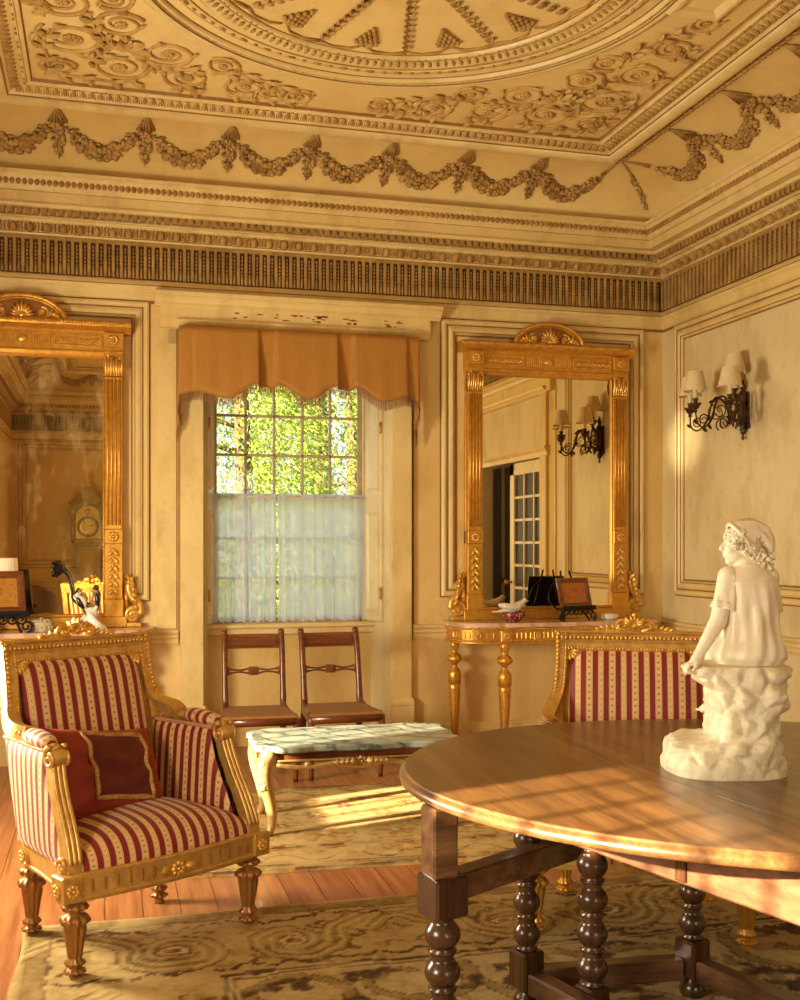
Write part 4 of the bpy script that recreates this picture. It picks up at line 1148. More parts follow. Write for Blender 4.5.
# ------------------------------------------------------------------ regency side chairs
def side_chair(label, loc, rz):
    t = thing('side_chair', label, 'chair', loc, rz, 'side chairs under the window')
    W, WB_, D, SH = .215, .178, .41, .395
    for sx in (-1, 1):
        lg = MB(); lg.tube(crom([(sx * W, 0, SH - .02), (sx * W, -.004, .25), (sx * (W - .002), .0, .12), (sx * (W - .004), .02, 0)], 5), [.021] * 5 + [.019] * 5 + [.015] * 6, 8); lg.build('leg', MAHOG, t)
        st = MB(); st.tube(crom([(sx * (WB_ + .01), D + .13, 0), (sx * (WB_ + .006), D + .06, .16), (sx * WB_, D - .01, .36), (sx * WB_, D + .005, .5), (sx * WB_, D + .05, .70), (sx * WB_, D + .095, .835)], 6), [.016] * 8 + [.02] * 10 + [.018] * 13, 6, flat=1.1)
        st.lathe([(.016, -.017), (.022, -.015), (.022, .015), (.016, .017)], 14, T(sx * WB_, D + .108, .838, 0, R(90)))
        st.build('back_leg', MAHOG, t)
        sr = MB(); sr.tube([(sx * W, .0, SH - .035), (sx * WB_, D, SH - .035)], .024, 4, phase=pi / 4, smooth=False)
        sr.tube(crom([(sx * W, .02, SH - .012), (sx * (W - .02), .3, SH - .012), (sx * WB_, D + .0, SH + .04), (sx * WB_, D + .015, SH + .14)], 5), .013, 6); sr.build('side_rail', MAHOG, t)
    s = MB(); s.tube([(-W, 0, SH - .035), (W, 0, SH - .035)], .025, 8, flat=1.1); s.build('front_rail', MAHOG, t)
    s = MB(); s.prism([(-W - .005, -.015), (W + .005, -.015), (WB_ + .01, D + .01), (-WB_ - .01, D + .01)], SH - .025, SH, None, .008); s.build('seat', CANE, t)
    yb = lambda z: D + .005 + (z - .5) * .28
    tr = MB(); n = 12
    def tab(a, b):
        x = (a * 2 - 1) * (WB_ + .006); z = .742 + .088 * b; return (x, yb(z) + .014 * (1 - (2 * a - 1) ** 2) - .014, z)
    tr.surf(tab, n, 3); tr.surf(lambda a, b: tuple(V(tab(a, b)) + V((0, .024, 0))), n, 3, flip=True)
    tr.surf(lambda a, b: tuple(V(tab(a, 1)) + V((0, .024 * b, 0))), n, 1); tr.surf(lambda a, b: tuple(V(tab(a, 0)) + V((0, .024 * b, 0))), n, 1, flip=True)
    tr.frame(-WB_ + .03, WB_ - .03, -.03, .03, [(0, 0), (.002, .003), (.004, 0)], T(0, yb(.786) - .014, .786, R(-15)))
    tr.build('top_rail', MAHOG, t)
    mr = MB(); zm = .607; y = yb(zm)
    for sx in (-1, 1):
        for dz in (-1, 1):
            mr.tube(crom([(sx * .03, y, zm + dz * .014), (sx * .08, y, zm + dz * .006), (sx * .13, y, zm + dz * .010), (sx * WB_, y, zm + dz * .022)], 5), [.007] * 5 + [.006] * 6 + [.008] * 5, 6)
        mr.ball((sx * (WB_ - .02), y, zm), (.008, .01, .03), 6, 5)
    mr.box(-.032, .032, y - .013, y + .013, zm - .026, zm + .026, .006); rosette(mr, T(0, y - .013, zm, R(90)), .021, 6, .5)
    mr.build('cross_rail', MAHOG, t)
    return t
CANE = solid('woven_cane', S(176, 122, 62), .6, 0, .25, 220, .6)
side_chair('mahogany side chair under the window, nearer the striped armchair', (.868, 6.30, 0), R(-3))
side_chair('mahogany side chair under the window, nearer the gilt console table', (1.385, 6.30, 0), R(1))
# ------------------------------------------------------------------ low table with a marble top
def low_table():
    cx, cy = 1.20, 5.33
    t = thing('coffee_table', 'low gilt table with a veined grey marble top before the window', 'table', (cx, cy, 0), R(-2))
    Lx, Ly, zt = .50, .265, .44
    def outline(o):
        P = []
        for i in range(96):
            a = 2 * pi * i / 96; c, s = cos(a), sin(a)
            x = (Lx + o) * (1 if c >= 0 else -1) * abs(c) ** .28; y = (Ly + o) * (1 if s >= 0 else -1) * abs(s) ** .28
            x += .018 * cos(3 * pi * y / Ly) * (abs(c) > .75) * (1 if c > 0 else -1); y += .014 * cos(3 * pi * x / Lx) * (abs(s) > .6) * (1 if s > 0 else -1)
            P.append((x, y))
        return P
    mb = MB(); mb.prism(outline(0), zt - .026, zt, None, .007); mb.prism(outline(-.008), zt - .032, zt - .024); mb.build('marble_top', GREENM, t)
    fr = MB(); fr.prism(outline(-.035), zt - .085, zt - .03); fr.build('apron', MAHOG, t)
    gm = MB()
    for sy in (-1, 1):
        y = sy * (Ly - .022)
        P = [(-Lx + .09 + (2 * Lx - .18) * i / 40, y - sy * 0, zt - .088 - .018 * abs(cos(3 * pi * (i / 40 - .5)))) for i in range(41)]
        gm.tube(P, .011, 8); gm.tube([(x, y_, zt - .072) for x, y_, z in P], .006, 6)
        for sg in (-1, 1):
            for i in range(4): leaf(gm, T(sg * (.015 + .025 * i), y, zt - .085, R(90) * (1 if sy < 0 else -1), 0, 0) @ T(0, 0, 0, 0, 0, 0 if sg > 0 else pi), .05, .018 - .002 * i, .02)
        rosette(gm, T(0, y, zt - .085, R(90) if sy < 0 else R(-90)), .028, 7, .6)
        for x in (-.26, .26): gm.ball((x, y, zt - .092), (.018, .012, .014), 8, 5)
    for sx in (-1, 1):
        x = sx * (Lx - .022); gm.tube([(x, -Ly + .08 + (2 * Ly - .16) * i / 20, zt - .09 - .015 * abs(cos(2 * pi * (i / 20 - .5)))) for i in range(21)], .011, 8); rosette(gm, T(x, 0, zt - .085, 0, R(90) * sx, 0), .024, 7, .6)
    gm.build('carved_skirt', GILT, t)
    for sx in (-1, 1):
        for sy in (-1, 1):
            d = V((sx, sy * .8, 0)).normalized(); b = V((sx * (Lx - .075), sy * (Ly - .065), 0))
            lg = MB(); P = crom([b + d * .015 + V((0, 0, .40)), b + d * .048 + V((0, 0, .345)), b + d * .045 + V((0, 0, .27)), b + d * .010 + V((0, 0, .15)), b + d * .002 + V((0, 0, .07)), b + d * .022 + V((0, 0, .022)), b + d * .05 + V((0, 0, .018))], 6)
            n = len(P); lg.tube(P, [.046 - .030 * min(1, i / n * 1.25) for i in range(n)], 10)
            lg.ball(b + d * .045 + V((0, 0, .021)), (.022, .022, .021), 10, 6)
            for q in (-1, 1):
                e = V((-d.y, d.x, 0)) * q * .028
                lg.tube([p + e * (1 - i / n) + d * .012 for i, p in enumerate(P[:-6])], .006, 6)
            for k in range(4): leaf(lg, T(*(b + d * (.075 - .003 * k) + V((0, 0, .38 - .035 * k))), 0, R(90), atan2(d.y, d.x)), .05, .022, .012)
            lg.build('leg', GILT, t)
    return t
low_table()

# ------------------------------------------------------------------ console tables and pier mirrors
def console(cx, label, grp):
    t = thing('console_table', label, 'console table', (cx, YB, 0), 0, grp)
    ZT = .862; hw, dp = .79, .40
    def outline(o=0, d=0):
        P = [(-hw - o, -.03), (-hw - o, -.16)]
        P += [tuple(p) for p in bez((-hw - o, -.16), (-hw - o, -.30), (-.62, -dp + .01 - d), (-.455, -dp + .02 - d), 10)][1:]
        P += [(-.45, -dp - .012 - d), (.45, -dp - .012 - d)]
        P += [tuple(p) for p in bez((.455, -dp + .02 - d), (.62, -dp + .01 - d), (hw + o, -.30), (hw + o, -.16), 10)] + [(hw + o, -.03)]
        return P
    mb = MB(); mb.prism(outline(.012, .012), ZT - .028, ZT, None, .006); mb.build('marble_top', PINKM, t)
    ap = MB(); ap.prism(outline(-.03, -.03), .728, ZT - .028); ap.prism(outline(-.018, -.018), .722, .735, None, .003); ap.prism(outline(-.012, -.012), ZT - .05, ZT - .028)
    ap.build('apron', GOLD, t)
    o = MB(); path = outline(-.008, -.008)[1:-1]
    beads(o, [(x, y, ZT - .04) for x, y in path], .0085, .018); beads(o, [(x, y, .742) for x, y in outline(-.024, -.024)[1:-1]], .005, .011)
    pl = outline(-.03, -.03)[1:-1]
    acc = 0
    for (ax, ay), (bx, by) in zip(pl, pl[1:]):
        L = sqrt((bx - ax) ** 2 + (by - ay) ** 2); m = max(1, int(L / .032)) if L > .02 else 0; an = atan2(by - ay, bx - ax)
        for i in range(m):
            q = (i + .5) / m; o.box(-.008, .008, -.006, .004, .752, .798, .004, T(ax + (bx - ax) * q, ay + (by - ay) * q, 0, 0, 0, an))
    for x in (-.22, 0, .22): o.box(x - .032, x + .032, -dp + .012, -dp + .03, .748, .803, .003); rosette(o, T(x, -dp + .012, .776, R(90)), .024, 8, .5)
    for x in (-.45, .45): o.box(x - .04, x + .04, -dp + .004, -dp + .05, .735, .815, .004); rosette(o, T(x, -dp + .002, .776, R(90)), .03, 8, .5)
    for sg in (-1, 1): rosette(o, T(sg * (.63), -dp + .055, .776, R(90), 0, -sg * R(-18)), .024, 8, .5)
    o.build('apron_ornament', GOLDB, t)
    prof = [(.018, 0), (.022, .004), (.022, .03), (.014, .036), (.017, .045), (.034, .40), (.036, .42), (.030, .43), (.038, .435), (.040, .50), (.034, .525), (.017, .545), (.015, .565), (.024, .575), (.042, .595), (.045, .61), (.036, .63), (.020, .645), (.017, .665), (.028, .685), (.030, .70), (.030, .728)]
    amp = [0, 0, 0, 0, .08, .09, 0, 0, .05, .05, .06, 0, 0, 0, .1, .1, .08, 0, 0, 0, 0, 0]
    prof = [(a * 1.16, z) for a, z in prof]
    for x, y in ((-.455, -.36), (.455, -.36), (-.735, -.13), (.735, -.13)):
        l = MB().lathe(prof, 32, None, 10, amp).build('leg', GOLD, t); l.location = (x, y, 0)
    return t
console(3.055, 'gilt console table with pink marble top and white dove ornament on it', 'gilt console tables')
console(-.505, 'gilt console table half hidden behind the striped armchair', 'gilt console tables')

def pier_mirror(cx, label, mat):
    t = thing('pier_mirror', label, 'mirror', (cx, YB - .004, .863), 0, 'gilt pier mirrors', (.985, 1, .99))
    Z = lambda z: z - .863
    gx, gz0, gz1 = .4975, Z(.95), Z(2.595)
    mb = MB(); mb.box(-.62, .62, -.03, 0, .0, Z(2.82), .003)
    mb.box(-.645, .645, -.085, 0, 0, .07, .004); mb.box(-.635, .635, -.075, 0, .07, gz0, .006)
    mb.frame(-gx - .012, gx + .012, gz0 - .012, gz1 + .012, [(0, .03), (0, .052), (.006, .056), (.012, .05), (.014, .036)])
    # frieze and cornice
    mb.box(-.628, .628, -.072, 0, gz1 + .01, Z(2.80), .003)
    mb.extr([(0, gz1 + .0), (-.068, gz1), (-.076, gz1 + .012), (-.084, gz1 + .03), (-.084, gz1 + .04), (-.07, gz1 + .046), (0, gz1 + .046)], -.50, .50)
    ct = [(0, Z(2.755)), (-.075, Z(2.755)), (-.082, Z(2.765)), (-.098, Z(2.775)), (-.118, Z(2.79)), (-.122, Z(2.80)), (-.122, Z(2.818)), (-.116, Z(2.824)), (0, Z(2.826))]
    mb.extr(ct, -.672, .672)
    for sx in (-1, 1):
        x = sx * .562
        mb.box(x - .062, x + .062, -.085, 0, gz0 - .02, Z(1.045), .004)           # plinth
        mb.box(x - .056, x + .056, -.078, 0, Z(1.045), Z(1.40), .003); mb.box(x - .058, x + .058, -.088, 0, Z(1.40), Z(1.495), .004)
        mb.box(x - .052, x + .052, -.074, 0, Z(1.495), Z(2.47), .002); mb.box(x - .06, x + .06, -.09, 0, Z(2.615), Z(2.64), .003); mb.box(x - .064, x + .064, -.10, 0, Z(2.66), Z(2.756), .004)
        for k in range(4): mb.tube([(x - .036 + k * .024, -.074, Z(1.52)), (x - .036 + k * .024, -.074, Z(2.46))], .0095, 8)
        mb.box(x - .055, x + .055, -.08, 0, Z(2.45), Z(2.475), .003)
    mb.build('frame', GOLD, t)
    g = MB(); g.box(-gx, gx, -.038, -.034, gz0, gz1); g.build('looking_glass', mat, t)
    o = MB()
    beads(o, [(-.668 + 1.336 * i / 60, -.126, Z(2.808)) for i in range(61)], .0085, .019); o.build('bead_moulding', GOLDB, t); o = MB(); beads(o, [(-.49 + .98 * i / 60, -.086, gz1 + .034) for i in range(61)], .004, .01)
    o.build('bead_moulding', GOLDB, t)
    for sx in (-1, 1):
        x = sx * .562; o = MB()
        for Mr in (T(x, -.10, Z(2.708), R(90)), T(x, -.088, Z(1.447), R(90))): rosette(MB(), Mr, .036, 8, .5).build('rosette', GOLDB, t)
        for k in range(7):                                                           # capital leaves
            leaf(o, T(x - .05 + k * .0167, -.076, Z(2.48), R(90), 0, 0) @ T(0, 0, 0, 0, 0, R(90)), .10 if k % 2 else .125, .012, .02)
        for sg in (-1, 1): o.tube([(x + sg * .046 + a * .6, -.088, Z(2.60) + b * .6) for a, b, _ in spiral(0, 0, .03, 1.3, pi / 2, sg, 18)], .005, 5)
        o.build('capital', GOLDB, t); o = MB()
        for k in range(6):
            for sg in (-1, 1): leaf(o, T(x, -.08, Z(1.365) - k * .05, R(90), 0, 0) @ T(0, 0, 0, 0, 0, R(-90) + sg * .6), .055, .014, .012)
            o.ball((x, -.086, Z(1.36) - k * .05), (.009, .009, .013), 6, 4)
        o.build('husk_drop', GOLDB, t); o = MB()
        # panel ornament of the entablature
        o.frame(min(sx * .19, sx * .49), max(sx * .19, sx * .49), Z(2.66), Z(2.735), [(0, .07), (.003, .082), (.010, .082), (.014, .072)])
        for k in range(7):
            xx = sx * (.225 + k * .039); o.tube([(xx + a, -.076, Z(2.6975) + b) for a, b, _ in spiral(0, 0, .019, 1.4, k % 2 * pi, 1 if k % 2 else -1, 16)], .0045, 5); leaf(o, T(xx, -.074, Z(2.6975), R(90), 0, 0), .024, .009, .01)
        o.build('frieze_panel', GOLDB, t); o = MB()
        for k in range(8): o.box(sx * (.055 + k * .016) - .004, sx * (.055 + k * .016) + .004, -.078, -.07, Z(2.665), Z(2.73), .003)
        o.build('frieze_flutes', GOLDB, t)
    ob = MB(); ob.lathe([(.001, .012), (.024, .008), (.034, .002), (.036, -.01)], 18, T(0, -.076, Z(2.6975), R(90)) @ M4.Diagonal((1, .7, 1, 1))); ob.build('oval_boss', GOLDB, t)
    # arched crest
    c = MB(); r0 = .262; zc = Z(2.815); hgt = .155
    arc = lambda k, s=1: [(-r0 * s * cos(pi * i / 32), -.085, zc + hgt * s * sin(pi * i / 32)) for i in range(33)]
    c.tube(arc(0), .017, 8); c.tube([(x, -.075, z) for x, y, z in arc(0, .90)], .007, 6); c.tube([(-r0 - .01, -.085, zc + .01), (r0 + .01, -.085, zc + .01)], .013, 8)
    c.build('arched_crest', GOLD, t)
    P = [(r0 * .93 * cos(pi * i / 24), hgt * .93 * sin(pi * i / 24)) for i in range(25)]
    b = MB(); b.prism(P, 0, .03, T(0, -.045, zc, R(90))); b.build('crest_panel', LEGB, t)
    co = MB(); beads(co, [(x, -.10, z) for x, y, z in arc(0)], .0075, .017)
    for k in range(9): leaf(co, T(0, -.078, zc + .02, R(90), 0, 0) @ T(0, 0, 0, 0, 0, R(90 + (k - 4) * 20)), .10 - .006 * abs(k - 4), .016, .03)
    co.ball((0, -.09, zc + .03), (.024, .02, .024), 10, 6)
    for sg in (-1, 1):
        co.tube([(sg * (.125 + a), -.08, zc + .048 + b_) for a, b_, _ in spiral(0, 0, .038, 1.5, pi * .6, -1, 24)], [.009] * 12 + [.006] * 13, 6)
        rosette(co, T(sg * .125, -.08, zc + .048, R(90)), .018, 6, .6)
        for k in range(4): leaf(co, T(sg * (.165 + k * .012), -.078, zc + .018, R(90), 0, 0) @ T(0, 0, 0, 0, 0, R(90 - sg * (20 + k * 22))), .06 - k * .008, .013, .018)
    co.build('crest_carving', GOLDB, t)
    # scroll brackets at the foot of each pilaster
    for sx in (-1, 1):
        s = MB()
        P = spiral(0, 0, .052, 1.6, 0 if sx > 0 else pi, sx, 30, .9, .14)
        s.tube([(sx * .682 + a, -.05, .075 + b_) for a, b_, _ in P], [.015 - .007 * i / 30 for i in range(31)], 8, flat=1.6); rosette(s, T(sx * .682, -.07, .075, R(90)), .022, 6, .6)
        s.tube(crom([(sx * .733, -.05, .08), (sx * .725, -.05, .14), (sx * .678, -.05, .19), (sx * .655, -.05, .25), (sx * .668, -.05, .29), (sx * .648, -.05, .325), (sx * .635, -.05, .33)], 6), [.016] * 12 + [.013] * 12 + [.008] * 13, 8, flat=1.6)
        for k in range(6): leaf(s, T(sx * (.72 - .012 * k), -.06, .10 + .036 * k, R(90), 0, 0) @ T(0, 0, 0, 0, 0, R(90 + sx * (35 - 12 * k))), .055, .017, .022)
        s.ball((sx * .66, -.055, .29), (.018, .018, .022), 8, 6); s.box(min(sx * .625, sx * .735), max(sx * .625, sx * .735), -.08, 0, 0, .028, .004); s.tube([(sx * .64, -.03, .03), (sx * .64, -.03, .30)], .02, 6)
        s.build('scroll_bracket', GOLDB, t)
    return t
pier_mirror(3.042, 'gilt pier mirror reflecting the wall lights and the glazed door', MIRROR)
pier_mirror(-.50, 'gilt pier mirror with foxed glass reflecting the tall case clock', MIRROR_OLD)

# ------------------------------------------------------------------ gateleg table
def gateleg():
    ox, oy = 1.897, 2.77; ZT = .74
    t = thing('gateleg_table', 'round oak gateleg table with bobbin turned legs carrying the marble statue', 'table', (ox, oy, 0))
    D_ = M4.Translation((-ox, -oy, 0))
    A, B = V((.923, -.385, 0)), V((.385, .923, 0))
    rim = [V((0, 0, 0)) + A * (1.11 * cos(2 * pi * i / 160)) + B * (.912 * sin(2 * pi * i / 160)) for i in range(160)]
    sd = V((.11, -1, 0)).normalized(); sn = V((1, .11, 0)).normalized(); s0 = V((1.48 - ox, 3.1 - oy, 0))
    cuts = (0, .62)
    def clip(lo, hi):
        out = []
        n = len(rim)
        f = lambda p: (p - s0).dot(sn)
        def clip_half(P, d, keep):
            res = []
            for i in range(len(P)):
                a, b = P[i], P[(i + 1) % len(P)]; fa, fb = keep * (f(a) - d), keep * (f(b) - d)
                if fa >= 0: res.append(a)
                if fa * fb < 0: res.append(a + (b - a) * (fa / (fa - fb)))
            return res
        P = rim
        if lo is not None: P = clip_half(P, lo, 1)
        if hi is not None: P = clip_half(P, hi, -1)
        return P
    for nm, lo, hi in (('drop_leaf', None, -.0012), ('fixed_top', .0012, .62), ('drop_leaf', .6224, None)):
        P = clip(lo, hi)
        def scal(P, k):
            out = []
            for p in P:
                d = abs((p - s0).dot(sn)); onseam = (lo is not None and abs((p - s0).dot(sn) - lo) < 1e-5) or (hi is not None and abs((p - s0).dot(sn) - hi) < 1e-5)
                out.append(p * (1 - k))  if not onseam else out.append(p - sd * ((p).dot(sd) * k))
            return out
        mb = MB(); lay = [(P_, z) for P_, z in ((scal(P, .012), .702), (scal(P, .002), .706), (scal(P, 0), .714), (scal(P, .001), .722), (scal(P, .008), .731), (scal(P, .012), .7325), (scal(P, .0125), .737), (scal(P, .016), ZT))]
        n = len(P); vs = [(p.x, p.y, z) for ring, z in lay for p in ring]; fs = []
        for q in range(len(lay) - 1):
            for i in range(n): j = (i + 1) % n; fs.append((q * n + i, q * n + j, (q + 1) * n + j, (q + 1) * n + i))
        mb.add(vs, fs, True); mb.add([(p.x, p.y, ZT) for p in lay[-1][0]], [tuple(range(n))], False); mb.add([(p.x, p.y, .702) for p in lay[0][0]], [tuple(range(n - 1, -1, -1))], False)
        mb.build(nm, OAK, t)
    L1, L2 = V((1.218, 3.037, 0)), V((1.745, 2.99, 0)); U = V((.282, -.959, 0)); N1 = L1 + U * 1.06; N2 = L2 + U * 1.06
    def bob(r, z0, z1, pitch):
        n = max(2, round((z1 - z0) / pitch)); p = []
        h = (z1 - z0) / n
        for i in range(n):
            z = z0 + h * i
            p += [(r * .52, z), (r * .78, z + h * .03), (r * .80, z + h * .09), (r * .55, z + h * .13)]
            for k in range(1, 9): a = pi * k / 9; p.append((r * (.52 + .48 * sin(a) ** .8), z + h * (.13 + .74 * k / 9)))
            p += [(r * .55, z + h * .90), (r * .66, z + h * .95)]
        p.append((r * .52, z1)); return p
    ang = atan2(U.y, U.x)
    def leg(pos, r, bobz, blocks, name='leg', foot=True):
        mb = MB(); Mx = D_ @ T(pos.x, pos.y, 0, 0, 0, ang)
        for z0, z1, hw_ in blocks:
            mb.box(-hw_, hw_, -hw_, hw_, z0, z1, .007, Mx)
        for z0, z1, pitch in bobz: mb.lathe(bob(r, z0, z1, pitch), 24, Mx)
        if foot: mb.lathe([(r * .5, 0), (r * .9, .008), (r, .03), (r * .85, .05), (r * .55, .06), (r * .6, .085)], 24, Mx)
        return mb.build(name, OAKV, t)
    for p in (L1, L2, N1, N2): leg(p, .041, [(.185, .565, .095)], [(.07, .185, .040), (.555, .702, .040)])
    L3 = V((1.352, 2.868, 0)); leg(L3, .045, [(.13, .525, .098)], [(.05, .13, .038), (.525, .70, .034)], 'gate_post', False)
    RE = V((1.45, 3.11, 0))
    Gt = V((.872, 2.775, 0)); leg(Gt, .049, [(.0, .405, .101)], [(.405, .515, .052)], 'gate_leg', False)
    gp = MB(); ga = atan2(L3.y - Gt.y, L3.x - Gt.x); Mg = D_ @ T(Gt.x, Gt.y, 0, 0, 0, ga); Lg = (L3 - Gt).length
    gp.box(-.052, .022, -.05, .03, .515, .702, .006, Mg); gp.build('gate_upright', OAKF, t)
    rd = RE - Gt; gr = MB(); gr.box(.04, rd.length, -.034, .03, .44, .512, .005, D_ @ T(Gt.x, Gt.y, 0, 0, 0, atan2(rd.y, rd.x))); gr.build('gate_rail', OAKF, t)
    g2 = MB(); g2.box(.05, Lg - .03, -.02, .02, .055, .10, .005, Mg); g2.build('gate_stretcher', OAKF, t)
    def rail(a, b, z0, z1, hw_, name, mat):
        d = (b - a); an = atan2(d.y, d.x); L = d.length; mb = MB().box(.038, L - .038, -hw_, hw_, z0, z1, .006, D_ @ T(a.x, a.y, 0, 0, 0, an)); return mb.build(name, mat, t)
    for a, b in ((L1, N1), (L2, N2), (L1, L2), (N1, N2)): rail(a, b, .065, .13, .030, 'stretcher', OAKS if abs((b - a).y) > abs((b - a).x) else OAKF)
    for a, b in ((L1, N1), (L2, N2), (L1, L2), (N1, N2)): rail(a, b, .55 if a is L1 and b is N1 or a is L2 and b is N2 else .60, .702, .014, 'apron', OAKA)
    k = MB(); Mk = D_ @ T(L1.x, L1.y, 0, 0, 0, ang); k.box(.62, .655, -.024, -.013, .56, .70, .003, Mk); k.build('apron_dark_gap', OAKV, t)  # dark strip standing in for the shaded gap in the apron
gateleg()
# ------------------------------------------------------------------ marble statue: a boy in a stocking cap sitting on a rock, seen from behind
def statue():
    t = thing('marble_statue', 'white marble statue of a boy in a cap sitting on a rock', 'statue', (1.725, 2.765, .7405), -TH)
    # rock
    prof = [(0, -.168, .166), (.02, -.172, .164), (.05, -.164, .158), (.075, -.158, .152), (.092, -.136, .146), (.105, -.060, .138), (.13, -.050, .128), (.16, -.042, .132), (.19, -.052, .156), (.215, -.058, .164),
            (.24, -.054, .146), (.262, -.076, .154), (.285, -.110, .174), (.302, -.116, .172), (.312, -.10, .150)]
    def rk(z):
        for (z0, a0, b0), (z1, a1, b1) in zip(prof, prof[1:]):
            if z <= z1: k = (z - z0) / (z1 - z0); return a0 + (a1 - a0) * k, b0 + (b1 - b0) * k
        return prof[-1][1:]
    def rock(a, b):
        th = 2 * pi * a; z = .312 * b; xl, xr = rk(z); xc, hx = (xl + xr) / 2, (xr - xl) / 2
        f = 1 if z < .09 else max(.62, 1 - (z - .09) * 20)
        y0, y1 = -.115 * (1 if z < .1 else .92), .20 * f if z < .25 else .12
        yc, hy = (y0 + y1) / 2, (y1 - y0) / 2
        c, s = cos(th), sin(th); e = .72
        p = V((xc + hx * (abs(c) ** e) * (1 if c > 0 else -1), yc + hy * (abs(s) ** e) * (1 if s > 0 else -1), z))
        q = p * 11 + V((3.1, 1.7, .3)); n = noise.noise(q) * .55 + noise.noise(q * 2.3) * .3 + noise.noise(q * 5) * .16
        cell = noise.voronoi(p * 15)[0]; rid = (cell[1] - cell[0])
        k = (.022 * n + .030 * (min(.5, rid) - .22)) * min(1, .25 + z * 14)
        r = V((c, s, 0)); p += r * k; p.z += .012 * n * (1 if .03 < z < .3 else 0)
        return p
    mb = MB(); mb.surf(rock, 150, 90, cu=True)
    top = [tuple(rock(i / 150, 1)) for i in range(150)]; cc = V((0, 0, 0))
    for p in top: cc += V(p) / 150
    mb.add(top + [tuple(cc + V((0, 0, .004)))], [(i, (i + 1) % 150, 150) for i in range(150)], True)
    mb.build('rock_base', STROCK, t)
    # body
    b = MB()
    def cap(p0, p1, r0, r1, n=10, fl=1):
        p0, p1 = V(p0), V(p1)
        for i in range(n + 1):
            k = i / n; r = r0 + (r1 - r0) * k; b.ball(p0.lerp(p1, k), r, 14, 9)
    for z, x, hx, hy in ((.335, .064, .078, .060), (.37, .064, .072, .056), (.41, .065, .067, .050), (.45, .066, .066, .050), (.49, .066, .069, .052), (.53, .066, .072, .050), (.56, .066, .066, .045), (.585, .066, .046, .036)):
        b.ball((x, 0, z), (hx, hy, .045), 20, 12)
    cap((.064, .0, .585), (.056, .012, .635), .026, .024, 6)
    # head, turned to the left with the face along -X
    hx, hy, hz = .050, .014, .657
    b.ball((hx, hy, hz), (.052, .045, .056), 22, 14); b.ball((hx - .020, hy, hz - .020), (.036, .037, .042), 18, 12)
    b.ball((hx - .036, hy, hz - .050), (.016, .018, .013), 12, 8)                    # chin
    cap((hx - .047, hy, hz + .008), (hx - .062, hy, hz - .014), .0065, .0085, 5)      # nose
    b.ball((hx - .051, hy, hz - .029), (.009, .015, .0045), 10, 6); b.ball((hx - .049, hy, hz - .037), (.009, .013, .0045), 10, 6)   # lips
    for s in (-1, 1):
        b.ball((hx - .040, hy + s * .022, hz - .016), (.014, .013, .014), 10, 7)      # cheek
        cap((hx - .046, hy + s * .006, hz + .016), (hx - .036, hy + s * .030, hz + .013), .0055, .005, 5)   # brow
        b.ball((hx - .041, hy + s * .018, hz + .004), (.008, .010, .006), 10, 6)      # eye
        b.ball((hx + .006, hy + s * .047, hz - .008), (.011, .006, .017), 10, 7)      # ear
    # near arm reaching down to the rock
    cap((.002, -.006, .563), (-.030, -.020, .440), .031, .025, 12); cap((-.030, -.020, .440), (-.082, -.026, .352), .025, .0165, 12)
    hand = V((-.098, -.030, .322)); cap((-.082, -.026, .352), hand, .0165, .017, 4); b.ball(hand, (.018, .021, .016), 12, 8)
    for i, (dy, L) in enumerate(((-.017, .86), (-.006, 1.0), (.005, .95), (.015, .78))):
        p0 = hand + V((-.008, dy, -.004)); p1 = p0 + V((-.018 * L, dy * .15, -.004)); p2 = p1 + V((-.008 * L, 0, -.016 * L)); p3 = p2 + V((.004, 0, -.012 * L))
        cap(p0, p1, .0058, .0054, 5); cap(p1, p2, .0054, .005, 5); cap(p2, p3, .005, .0044, 4)
    cap(hand + V((.004, -.018, .0)), hand + V((-.008, -.032, -.010)), .0062, .0056, 5); cap(hand + V((-.008, -.032, -.010)), hand + V((-.018, -.035, -.022)), .0056, .0046, 4)
    # far arm, bent to the lap
    cap((.122, -.002, .563), (.136, .035, .445), .028, .023, 10); cap((.136, .035, .445), (.10, .11, .40), .023, .017, 10)
    h2 = V((.085, .128, .392)); b.ball(h2, (.018, .018, .014), 12, 8)
    for i, dx in enumerate((-.015, -.005, .005, .014)): cap(h2 + V((dx, .01, 0)), h2 + V((dx * 1.1, .034 - .004 * abs(i - 1.5), -.012)), .0056, .0045, 6)
    cap(h2 + V((-.016, 0, 0)), h2 + V((-.03, .018, -.006)), .006, .0048, 5)
    # legs over the front of the rock
    for s, kx in ((-1, .012), (1, .118)):
        hip = V((.068 + s * .038, .02, .335)); kn = V((kx, .155, .362)); an = V((kx - .004, .165, .175)); toe = V((kx - .02, .215, .150))
        cap(hip, kn, .046, .033, 14); cap(kn, an.lerp(kn, .45), .033, .029, 8); cap(an.lerp(kn, .45), an, .029, .0175, 8); cap(an, toe, .0185, .013, 8); b.ball(an + V((0, -.014, -.012)), (.016, .018, .014), 10, 7)
        for q in range(5): cap(toe + V(((q - 2) * .0085, 0, -.002)), toe + V(((q - 2) * .009, .016 - .002 * q, -.004)), .0052 - .0004 * q, .0045 - .0003 * q, 4)
    o = b.build('body', STATUE, t); rm = o.modifiers.new('skin', 'REMESH'); rm.mode = 'VOXEL'; rm.voxel_size = .0034; rm.use_smooth_shade = True
    s = o.modifiers.new('smooth', 'SMOOTH'); s.factor = .5; s.iterations = 4
